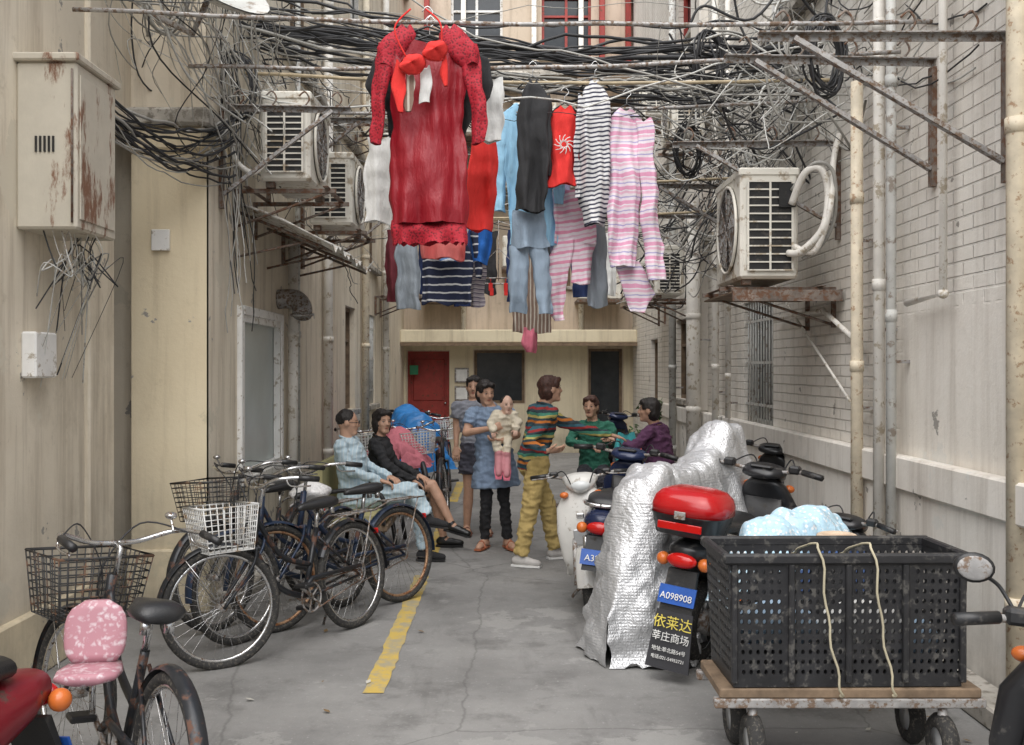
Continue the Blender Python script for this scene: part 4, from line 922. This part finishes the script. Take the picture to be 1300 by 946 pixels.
# ------------------------------------------------------------ bench, stools
olive=cloth('olive_upholstery',(.36,.33,.17),.3)
B=Bd(); B.box(-1.52,-.98,8.25,9.75,.36,.46,olive,.03); B.box(-1.60,-1.50,8.25,9.75,.462,.84,olive,.03); B.box(-1.53,-.97,8.24,9.76,.30,.358,wood,.01)
for x in(-1.5,-1.02):
    for y in(8.3,9.0,9.7): B.tube([(x,y,.30),(x+(.05 if x>-1.2 else -.03),y,0)],.02,black,8)
B.tube(cr([(-1.55,8.23,.6),(-1.3,8.22,.64),(-1.02,8.23,.6),(-1.0,8.23,.36)]),.018,black,8); B.done('bench')
def stool(x,y,h):
    B=Bd(); B.box(x-.17,x+.17,y-.14,y+.14,h-.04,h,wood,.01)
    for a in(-1,1):
        for b in(-1,1): B.tube([(x+a*.13,y+b*.1,h-.04),(x+a*.16,y+b*.13,0)],.016,wood,6)
    B.tube([(x-.15,y-.12,.15),(x+.15,y-.12,.15)],.01,wood,6); B.tube([(x-.15,y+.12,.15),(x+.15,y+.12,.15)],.01,wood,6); B.done('wooden_stool')
stool(.86,10.45,.50); stool(1.42,9.35,.48)

# ------------------------------------------------------------ people
def hand(B,w,d,nrm,side,m,curl=.5,sc_=1):
    w=V(w); d=V(d).normalized(); nrm=V(nrm); nrm=(nrm-d*nrm.dot(d)).normalized(); sd=d.cross(nrm)*side
    f=lambda c,a,b:[c+sd*p+nrm*q for p,q in [(a*math.cos(t),b*math.sin(t)) for t in [2*pi*k/12 for k in range(12)]]]
    s=sc_
    B.loft([f(w-d*.01*s,.026*s,.02*s),f(w+d*.02*s,.032*s,.018*s),f(w+d*.055*s,.041*s,.016*s),f(w+d*.085*s,.04*s,.013*s),f(w+d*.095*s,.034*s,.008*s)],m)
    for i,(o,L) in enumerate(((-.03,.066),(-.010,.074),(.010,.080),(.030,.070))):
        p=w+d*(.082*s)+sd*(o*s); pts=[p];a=curl*.35
        for k,q in enumerate((.42,.33,.25)):
            p=p+(d*math.cos(a)+nrm*math.sin(a))*L*q*s; pts.append(p); a+=curl*.75
        B.tube(pts,[.0095*s,.0088*s,.008*s,.006*s],m,7)
    p=w+d*.025*s+sd*.03*s; q=p+(d*.6+sd*.75).normalized()*.042*s; r=q+(d*.85+sd*.35+nrm*.3).normalized()*.03*s
    B.tube([w+d*.01*s+sd*.012*s,p,q,r],[.012*s,.013*s,.0105*s,.007*s],m,7)
def person(name,J,fd,hd,cl,voxel=.0085,scale_head=.94):
    fd=V(fd).normalized(); up=V((0,0,1)); rt=fd.cross(up).normalized(); hd=V(hd).normalized()
    prims=[]
    def rc(a,ra,b,rb,l): prims.append(('rc',V(a),ra,V(b),rb,l))
    def el(c,r,R,l): prims.append(('el',V(c),V(r),R,l))
    def fl(secs,l,lat=None): prims.append(('fl',[(V(c),a,b) for c,a,b in secs],(lat or rt),l))
    pel,neck,head=V(J['pel']),V(J['neck']),V(J['head']); ax=(neck-pel)
    top,bot,slv,shoe=cl['top'],cl['bot'],cl.get('sleeve','long'),cl['shoe']
    w=cl.get('w',1.0)
    P=lambda t,f=0:pel+ax*t+fd*f
    fl([(P(-.16),.150*w,.115*w),(P(.05,-.01),.160*w,.122*w),(P(.30,.0),.143*w,.110*w),(P(.55,.01),.156*w,.118*w),(P(.75,.01),.166*w,.112*w),(P(.90,0),.140*w,.088),(P(.97,0),.075,.062)],top)
    fl([(P(-.22),.13*w,.10*w),(P(-.05,-.01),.152*w,.113*w),(P(.06),.145*w,.105*w)],bot)
    for s_,k in((1,'R'),(-1,'L')):
        shp=V(J.get('sh'+k,neck-ax.normalized()*.07+rt*s_*.168*w))
        rc(P(.86)+rt*s_*.06,.058,shp,.056,top)
        e=V(J['el'+k]); h=V(J['ha'+k])
        if slv=='long':
            rc(shp,.058,e,.047,top); wr=e.lerp(h,.94); rc(e,.047,wr,.036,top)
            rc(e.lerp(h,.9),.024,h,.022,'skin')
        elif slv=='short':
            m_=shp.lerp(e,.62); fl([(shp,.058,.058),(m_,.062,.062)],top,lat=(e-shp).cross(V((.3,.5,.8))).normalized()); rc(shp,.05,shp.lerp(e,.2),.052,top)
            rc(shp,.043,e,.036,'skin'); rc(e,.037,h,.023,'skin')
        hp=V(J.get('hip'+k,pel+rt*s_*.085-up*.02)); kn=V(J['kn'+k]); an=V(J['an'+k])
        pw=cl.get('legw',1.0); ll=cl.get('legs','long')
        if ll=='long':
            rc(hp,.088*pw,kn,.064*pw,bot); cuff=kn.lerp(an,.95); fl([(kn,.062*pw,.062*pw),(kn.lerp(an,.35),.061*pw,.061*pw),(cuff,.053*pw,.053*pw)],bot,lat=rt); rc(kn,.062*pw,kn.lerp(an,.3),.056*pw,bot); rc(kn.lerp(an,.8),.033,an,.033,'skin')
        elif ll=='bare':
            rc(hp,.08,hp.lerp(kn,.4),.07,bot); rc(hp,.075,kn,.05,'skin'); rc(kn,.048,kn.lerp(an,.35),.05,'skin'); rc(kn.lerp(an,.35),.05,an,.032,'skin')
        t=V(J.get('toe'+k,fd)).normalized(); 
        sl='skin' if cl.get('sandal') else shoe
        hl=an-t*.035-up*.03; rc(hl,.038,an+t*.08-up*.035,.036,sl); rc(an+t*.07-up*.037,.036,an+t*.155-up*.045,.028,sl); rc(an,.036,hl,.036,sl if not cl.get('sandal') else 'skin')
        if ll=='bare' or cl.get('sandal'): rc(an,.034,an+t*.02-up*.02,.034,'skin')
    for secs,l in cl.get('extra',[]): fl(secs,l)
    u=(up-hd*up.dot(hd)).normalized(); u=(u*.9+(head-neck).normalized()*.15).normalized(); r=hd.cross(u).normalized(); u=r.cross(hd).normalized()
    R=Matrix((r,hd,u)).transposed(); k=scale_head
    C=lambda a,b,c:head+(r*a+hd*b+u*c)*k
    rc(neck-ax.normalized()*.03,.058*k**.5,C(0,-.02,-.05),.052*k,'skin')
    el(C(0,-.008,.015),V((.074,.09,.1))*k,R,'skin'); el(C(0,.02,-.035),V((.058,.068,.082))*k,R,'skin'); rc(C(-.015,.06,-.088),.026*k,C(.015,.06,-.088),.026*k,'skin')
    rc(C(0,.083,.015),.009*k,C(0,.099,-.022),.0135*k,'skin'); rc(C(-.013,.086,-.026),.009*k,C(.013,.086,-.026),.009*k,'skin')
    for s_ in(-1,1): el(C(s_*.075,-.005,-.005),V((.012,.02,.03))*k,R,'skin'); el(C(s_*.036,.050,-.02),V((.026,.026,.026))*k,R,'skin')
    hs=cl.get('hair','short')
    if hs=='man': el(C(0,-.022,.036),V((.080,.092,.087))*k,R,'hair')
    elif hs=='baby': el(C(0,-.018,.028),V((.077,.087,.089))*k,R,'hair')
    else:
        el(C(0,-.026,.035),V((.084,.098,.094))*k,R,'hair'); el(C(0,-.048,-.02),V((.084,.066,.095))*k,R,'hair')
        el(C(.03,.050,.082),V((.045,.034,.028))*k,R,'hair'); el(C(-.035,.046,.080),V((.042,.034,.030))*k,R,'hair'); el(C(.06,.03,.045),V((.02,.032,.04))*k,R,'hair'); el(C(-.06,.03,.045),V((.02,.032,.04))*k,R,'hair')
        if hs=='bob':
            for s_ in(-1,1): el(C(s_*.072,-.01,-.03),V((.022,.045,.08))*k,R,'hair')
    B=Bd()
    for p in prims:
        if p[0]=='rc':
            _,a,ra,b,rb,l=p; d=(b-a); L=d.length; d=d.normalized() if L>1e-6 else up
            uu=d.orthogonal().normalized(); ww=d.cross(uu); rings=[]
            for base,rr,angs in((a,ra,(-85,-60,-30,0)),(b,rb,(0,30,60,85))):
                for q in angs: q=rad(q); rings.append([base+d*rr*math.sin(q)+(uu*math.cos(t)+ww*math.sin(t))*rr*math.cos(q) for t in [2*pi*i/14 for i in range(14)]])
            B.loft(rings,skinm)
        elif p[0]=='el': B.ell(p[1],p[2],skinm,p[3],16,12)
        else:
            secs,lat=p[1],p[2]; d=(secs[-1][0]-secs[0][0]).normalized(); lt=(lat-d*lat.dot(d)).normalized(); fw=d.cross(lt)
            B.loft([[c+lt*a*math.cos(t)+fw*b*math.sin(t) for t in [2*pi*i/20 for i in range(20)]] for c,a,b in secs],skinm)
    tmp=B.done('tmp',(0,0,0)); md=tmp.modifiers.new('r','REMESH'); md.mode='VOXEL'; md.voxel_size=voxel; sm=tmp.modifiers.new('s','SMOOTH'); sm.iterations=4; sm.factor=.5
    dg=bpy.context.evaluated_depsgraph_get(); dg.update(); me=bpy.data.meshes.new_from_object(tmp.evaluated_get(dg))
    nv=len(me.vertices); co=np.empty(nv*3); me.vertices.foreach_get('co',co); co=co.reshape(-1,3)
    nn=np.array([tuple(v.normal) for v in me.vertices])
    faces=[tuple(f.vertices) for f in me.polygons]; fc=np.array([co[list(f)].mean(0) for f in faces])
    D=[]
    for p in prims:
        if p[0]=='rc':
            a=np.array(p[1]);b=np.array(p[3]); ab=b-a; t=np.clip(((fc-a)@ab)/max(ab@ab,1e-9),0,1); dd=np.linalg.norm(fc-(a+t[:,None]*ab),axis=1)-(p[2]+(p[4]-p[2])*t)
        elif p[0]=='el':
            q=(fc-np.array(p[1]))@np.array(p[3]); rr=np.array(p[2]); k0=np.linalg.norm(q/rr,axis=1); k1=np.linalg.norm(q/rr**2,axis=1); dd=k0*(k0-1)/np.maximum(k1,1e-9)
        else:
            secs,lat=p[1],p[2]; d0=(secs[-1][0]-secs[0][0]).normalized(); lt=(lat-d0*lat.dot(d0)).normalized(); fw=np.array(d0.cross(lt)); lt=np.array(lt); dd=np.full(len(fc),9.)
            for (c0,a0,b0),(c1,a1,b1) in zip(secs,secs[1:]):
                c0=np.array(c0);c1=np.array(c1);ab=c1-c0; Lx=math.sqrt(ab@ab); tt=((fc-c0)@ab)/max(ab@ab,1e-9); t=np.clip(tt,0,1); rel=fc-(c0+t[:,None]*ab); A=a0+(a1-a0)*t; Bb=b0+(b1-b0)*t
                dr=(np.sqrt((rel@lt/A)**2+(rel@fw/Bb)**2)-1)*np.minimum(A,Bb); da=np.abs(tt-t)*Lx
                q=np.where(da>0,np.sqrt(np.maximum(dr,0)**2+da**2),dr); dd=np.minimum(dd,q)
        D.append(dd)
    lab=np.argmin(np.array(D),axis=0); labels=[p[-1] for p in prims]
    isc=np.zeros(nv,bool); iss=np.zeros(nv,bool); ish=np.zeros(nv,bool)
    for i,f in enumerate(faces):
        l=labels[lab[i]]
        for q in f:
            if l=='hair': ish[q]=True
            elif l in('skin',shoe): iss[q]=True
            else: isc[q]=True
    for q in range(nv):
        p=co[q]
        if isc[q] and not iss[q] and not ish[q]:
            v=V((p[0]*9,p[1]*9,p[2]*17)); a=abs(noise.noise(v)); co[q]+=nn[q]*(.026*(.22-a)+.009*noise.noise(v*2.3))
        elif ish[q] and not iss[q]:
            v=V((p[0]*70,p[1]*70,p[2]*22)); co[q]+=nn[q]*(.006*noise.noise(v)+.006*noise.noise(V(p)*25))
    mm=dict(cl['mats']); mm.setdefault('skin',skinm); mm.setdefault('hair',hairm)
    O=Bd(); O.v=[tuple(x) for x in co]; O.f=faces; O.fm=[O.mi(mm[labels[i]]) for i in lab]; O.sm=[True]*len(faces)
    bpy.data.objects.remove(tmp)
    for s_ in(-1,1):
        O.ell(C(s_*.030,.0695,.006),V((.0115,.009,.0048))*k,eyew,R,10,7); O.ell(C(s_*.030,.0757,.006),V((.0052,.0045,.0048))*k,hairm,R,8,6)
        O.tube([C(s_*.014,.084,.024),C(s_*.030,.082,.028),C(s_*.047,.069,.024)],[.0012*k,.0022*k,.0012*k],mm['hair'],6)
        O.tube([C(s_*.018,.077,.0095),C(s_*.030,.0795,.0115),C(s_*.042,.070,.009)],.0017*k,hairm,5)
    O.ell(C(0,.083,-.053),V((.019,.008,.003))*k,lipm,R,10,6); O.ell(C(0,.082,-.059),V((.015,.008,.0036))*k,lipm,R,10,6)
    if cl.get('glasses'):
        for s_ in(-1,1): O.torus(C(s_*.032,.098,.004),hd,.02,.002,black,16,5); O.tube([C(s_*.052,.095,.008),C(s_*.078,.0,.01)],.002,black,5)
        O.tube([C(-.012,.1,.006),C(.012,.1,.006)],.002,black,5)
    if cl.get('collar'):
        cc=neck-ax.normalized()*.012; O.tube([cc+rt*.066*math.cos(t)+fd*(.058*math.sin(t)+.006)-up*.018*math.sin(t) for t in [2*pi*i/20 for i in range(20)]],.011,mm[top],6,closed=True)
    for s_,kk in((1,'R'),(-1,'L')):
        if 'hd'+kk in J: dv=V(J['hd'+kk])
        else: dv=V(J['ha'+kk])-V(J['el'+kk])
        hand(O,J['ha'+kk],dv,J.get('hn'+kk,(0,0,-1)),J.get('hs'+kk,s_),mm['skin'],J.get('curl',.6),cl.get('hsc',.95))
        t=V(J.get('toe'+kk,fd)).normalized(); an=V(J['an'+kk]); lt=t.cross(up).normalized(); 
        if cl.get('sandal'):
            g0=an-up*.072
            O.loft([[g0+t*x+lt*a*s2+up*z for s2,z in((-1,0),(1,0),(1,.014),(-1,.014))] for x,a in((-.075,.03),(0,.036),(.1,.042),(.185,.03))],mm[shoe],smooth=False)
            O.tube(cr([g0+t*.09+lt*.045+up*.01,g0+t*.08+up*.07,g0+t*.09-lt*.045+up*.01]),.012,mm[shoe],6)
        else:
            g0=an-up*.078
            O.loft([[g0+t*x+lt*a*s2+up*z for s2,z in((-1,0),(1,0),(1,.016),(-1,.016))] for x,a in((-.07,.03),(0,.034),(.1,.038),(.175,.026))],mm.get('sole',black),smooth=False)
    bpy.data.meshes.remove(me)
    return O.done(name)
pj=stripes('pale_blue_pajama_cotton',[(3,(.50,.64,.72)),(1,(.62,.72,.76))],.03,axis='x')
person('seated_man',dict(pel=(-1.28,8.62,.54),neck=(-1.36,8.60,1.05),head=(-1.34,8.59,1.165),
 elR=(-1.30,8.40,.78),haR=(-1.05,8.42,.70),elL=(-1.22,8.82,.78),haL=(-1.0,8.62,.71),
 knR=(-.80,8.46,.62),anR=(-.66,8.42,.40),knL=(-.76,8.62,.54),anL=(-.70,8.60,.085),toeR=(1,-.15,-.1),toeL=(1,-.1,0),curl=.9),
 (1,-.15,0),(1,.05,-.05),dict(top='pj',bot='pj',shoe='shoe',hair='man',legw=1.1,w=1.08,glasses=True,collar=True,mats={'pj':pj,'shoe':blk}))
person('seated_woman',dict(pel=(-1.14,9.25,.52),neck=(-1.16,9.23,1.02),head=(-1.13,9.21,1.14),
 elR=(-1.06,9.0,.76),haR=(-.84,9.04,.63),elL=(-1.06,9.45,.76),haL=(-.80,9.2,.66),
 knR=(-.68,9.16,.58),anR=(-.50,9.1,.24),knL=(-.68,9.30,.50),anL=(-.58,9.28,.085),toeR=(1,-.2,-.25),toeL=(1,0,0),curl=.7),
 (1,-.1,0),(.62,-.78,-.03),dict(top='jk',bot='sk',shoe='shoe',hair='bob',legs='bare',w=.97,collar=True,mats={'jk':blk,'sk':cloth('charcoal_skirt',(.04,.04,.045)),'shoe':pm('black_leather',(.015,.015,.015),.3,bump=0),'hair':hairm},
 extra=[([(V((-1.10,9.25,.52)),.15,.12),(V((-.92,9.24,.55)),.16,.10),(V((-.74,9.23,.57)),.14,.085)],'sk')]))
tun=cloth('blue_grey_tunic_cotton',(.20,.27,.38))
person('woman_holding_baby',dict(pel=(-.12,9.22,.82),neck=(-.16,9.2,1.29),head=(-.20,9.19,1.40),
 elR=(-.37,9.08,1.05),haR=(-.14,8.93,1.10),elL=(.08,9.08,1.03),haL=(-.05,8.95,.99),hdL=(-1,-.1,0),hnL=(0,.2,1),hdR=(.9,.2,.3),hnR=(.2,1,0),
 knR=(-.19,9.16,.45),anR=(-.21,9.20,.082),knL=(-.04,9.17,.45),anL=(.0,9.2,.082),toeR=(-.35,-1,0),toeL=(.35,-1,0),curl=.8),
 (.15,-1,0),(.45,-.88,-.15),dict(top='tun',bot='leg',shoe='sand',sandal=True,sleeve='short',hair='short',w=.98,legw=.85,mats={'tun':tun,'leg':cloth('black_leggings',(.018,.018,.02)),'sand':pm('orange_sandal',(.40,.13,.06),.5),'hair':hairm},
 extra=[([(V((-.14,9.21,1.05)),.155,.125),(V((-.125,9.21,.85)),.175,.145),(V((-.11,9.21,.56)),.225,.185)],'tun')]))
cr2=cloth('cream_babygrow',(.68,.61,.48))
person('baby',dict(pel=(-.05,9.03,1.03),neck=(-.02,9.01,1.22),head=(-.01,8.99,1.30),
      shR=(-.09,9.0,1.20),shL=(.04,9.0,1.20),elR=(-.14,8.97,1.14),haR=(-.13,8.92,1.08),elL=(.08,8.97,1.14),haL=(.07,8.91,1.09),
      hipR=(-.09,9.02,1.02),hipL=(-.01,9.02,1.02),knR=(-.10,8.93,.97),anR=(-.08,8.90,.88),knL=(.0,8.93,.97),anL=(-.01,8.90,.87),toeR=(0,-.5,-.6),toeL=(0,-.5,-.6)),
      (.1,-1,0),(.3,-.95,-.05),dict(top='c',bot='c',shoe='s',hair='baby',w=.62,legw=.6,hsc=.5,mats={'c':cr2,'s':pm('pink_bootie',(.6,.25,.28),.7),'skin':skinb,'sole':pinkc}),voxel=.0075,scale_head=.72)
person('standing_woman',dict(pel=(-.30,9.95,.84),neck=(-.33,9.95,1.32),head=(-.33,9.97,1.435),elR=(-.50,9.95,1.08),haR=(-.50,9.9,.86),elL=(-.14,9.95,1.08),haL=(-.12,9.9,.86),
 knR=(-.38,9.93,.45),anR=(-.40,9.97,.082),knL=(-.22,9.93,.45),anL=(-.20,9.97,.082),curl=.5),(.1,-1,0),(-.1,-1,0),
 dict(top='t',bot='s',shoe='sd',sandal=True,sleeve='short',hair='short',legs='bare',mats={'t':cloth('grey_check_shirt',(.25,.26,.30)),'s':cloth('dark_shorts',(.06,.06,.08)),'sd':pm('brown_sandal',(.2,.08,.05),.5)},
 extra=[([(V((-.30,9.95,.9)),.16,.12),(V((-.30,9.95,.6)),.19,.15)],'s')]))
g=NG('striped_knit'); z=g.sep(g.obj)[2]; f=g.math('FRACT',g.math('ADD',g.math('MULTIPLY',z,1/.17),g.math('MULTIPLY',g.noise(g.obj,5,2),.4)))
K=[(.03,.05,.06),(.5,.16,.03),(.03,.05,.06),(.45,.38,.12),(.06,.22,.15),(.03,.05,.06),(.30,.03,.03),(.04,.12,.16)]
c=g.ramp(f,[(i/8,k) for i,k in enumerate(K)],'CONSTANT'); g.bump(g.noise(g.mapping(g.obj,(60,60,25)),1,2),.4,.006); knit=g.out(c,.9)
khaki=cloth('khaki_cotton',(.46,.34,.13))
person('woman_in_striped_sweater',dict(pel=(.21,8.47,.86),neck=(.30,8.46,1.335),head=(.355,8.47,1.45),
 elR=(.16,8.18,1.03),haR=(.31,8.05,.97),elL=(.60,8.60,1.12),haL=(.86,8.62,1.06),hnR=(.5,.5,.6),hdR=(.9,.1,.1),
 knR=(.18,8.36,.47),anR=(.10,8.36,.082),knL=(.33,8.62,.47),anL=(.40,8.70,.082),toeR=(.8,-.3,0),toeL=(.9,.35,0),curl=.35),
 (.9,.42,0),(.93,.30,.02),dict(top='kn',bot='kh',shoe='sn',hair='short',legw=1.12,w=.98,collar=True,mats={'kn':knit,'kh':khaki,'sn':pm('grey_sneaker',(.48,.46,.44),.6),'hair':hairbr,'sole':whitetext}))
grn=cloth('green_knit',(.03,.15,.10),.6)
person('woman_in_green_sweater',dict(pel=(.88,10.42,.60),neck=(.86,10.40,1.10),head=(.84,10.37,1.23),elR=(.62,10.28,.88),haR=(.80,10.08,.85),elL=(1.08,10.25,.88),haL=(1.0,10.05,.92),
 knR=(.72,10.0,.52),anR=(.70,9.98,.09),knL=(.92,9.98,.52),anL=(.94,9.96,.09),curl=.6),(-.2,-1,0),(-.35,-.93,0),
 dict(top='g',bot='b',shoe='s',hair='short',w=1.02,collar=True,mats={'g':grn,'b':cloth('dark_trousers',(.04,.04,.05)),'s':blk,'hair':hairbr}))
pur=cloth('purple_knit',(.11,.04,.095),.6)
person('woman_in_purple_sweater',dict(pel=(1.42,9.35,.58),neck=(1.34,9.33,1.12),head=(1.28,9.32,1.24),elR=(1.36,9.60,.90),haR=(1.10,9.62,.93),elL=(1.12,9.10,.92),haL=(.98,9.22,.97),
 knR=(1.06,9.62,.50),anR=(1.02,9.66,.09),knL=(1.02,9.32,.50),anL=(.98,9.34,.09),curl=.6),(-.85,.45,0),(-.75,.2,0),
 dict(top='p',bot='b',shoe='s',hair='short',w=1.12,collar=True,mats={'p':pur,'b':cloth('dark_trousers',(.04,.04,.05)),'s':blk}))
B=Bd(); piece(B,[(1.05,.98,1.14),(.9,.94,1.16),(.72,.97,1.12)],cloth('teal_cloth',(.06,.36,.38)),y=9.15,depth=.05,rip=.04,seed=71); B.done('teal_towel')

# ------------------------------------------------------------ plants
def plant(x,y,z,r,n=220,pot=True):
    B=Bd()
    if pot: B.tube([(x,y,z),(x,y,z+.2)],[.09,.12],pm('terracotta',(.3,.12,.07),.8),14)
    zc=z+(.2 if pot else 0)
    for i in range(9):
        a=random.random()*6.28; B.tube(cr([(x,y,zc),(x+r*.3*math.cos(a),y+r*.3*math.sin(a),zc+r*.7),(x+r*.8*math.cos(a),y+r*.8*math.sin(a),zc+r*1.3)]),.005,wood,4)
    for i in range(n):
        d=rv(1).normalized()*r*random.uniform(.3,1); c=V((x,y,zc+r*.9))+V((d.x,d.y,d.z*.9)); a=rv(1).normalized(); b=a.orthogonal().normalized(); L=random.uniform(.03,.06)
        B.add([c-a*L,c+b*L*.4,c+a*L,c-b*L*.4],[(0,1,2,3)],leafm,False)
    B.done('potted_plant' if pot else 'wall_plant')
plant(-1.6,13.5,.0,.35); plant(1.9,13.6,.9,.2,120,pot=False); plant(-1.6,15.4,.0,.4); plant(1.9,15.5,0,.35)

# ------------------------------------------------------------ camera, light
cam=bpy.data.cameras.new('camera'); co=bpy.data.objects.new('camera',cam); sc.collection.objects.link(co); sc.camera=co
co.location=(0,0,1.62); co.rotation_euler=(pi/2,0,0); cam.lens=36; cam.sensor_width=36; cam.shift_x=.004; cam.shift_y=-.004; cam.clip_end=500
w=bpy.data.worlds.new('World'); sc.world=w; w.use_nodes=True; nt=w.node_tree; bg=nt.nodes['Background']
sky=nt.nodes.new('ShaderNodeTexSky'); sky.sky_type='NISHITA'; sky.sun_disc=False; sky.sun_elevation=rad(58); sky.sun_rotation=rad(190); sky.air_density=1.0; sky.dust_density=3; sky.ozone_density=.6
hs=nt.nodes.new('ShaderNodeHueSaturation'); hs.inputs['Saturation'].default_value=.45; nt.links.new(sky.outputs[0],hs.inputs['Color']); nt.links.new(hs.outputs[0],bg.inputs[0]); bg.inputs[1].default_value=.15
sun=bpy.data.lights.new('sun','SUN'); sun.energy=4.2; sun.angle=rad(80); sun.color=(1,.99,.975); so=bpy.data.objects.new('sun',sun); sc.collection.objects.link(so)
az=rad(190); el_=rad(58); dirv=V((math.sin(az)*math.cos(el_),math.cos(az)*math.cos(el_),math.sin(el_))); so.rotation_euler=dirv.to_track_quat('Z','Y').to_euler()
sc.view_settings.view_transform='Standard'; sc.view_settings.look='None'; sc.view_settings.exposure=0
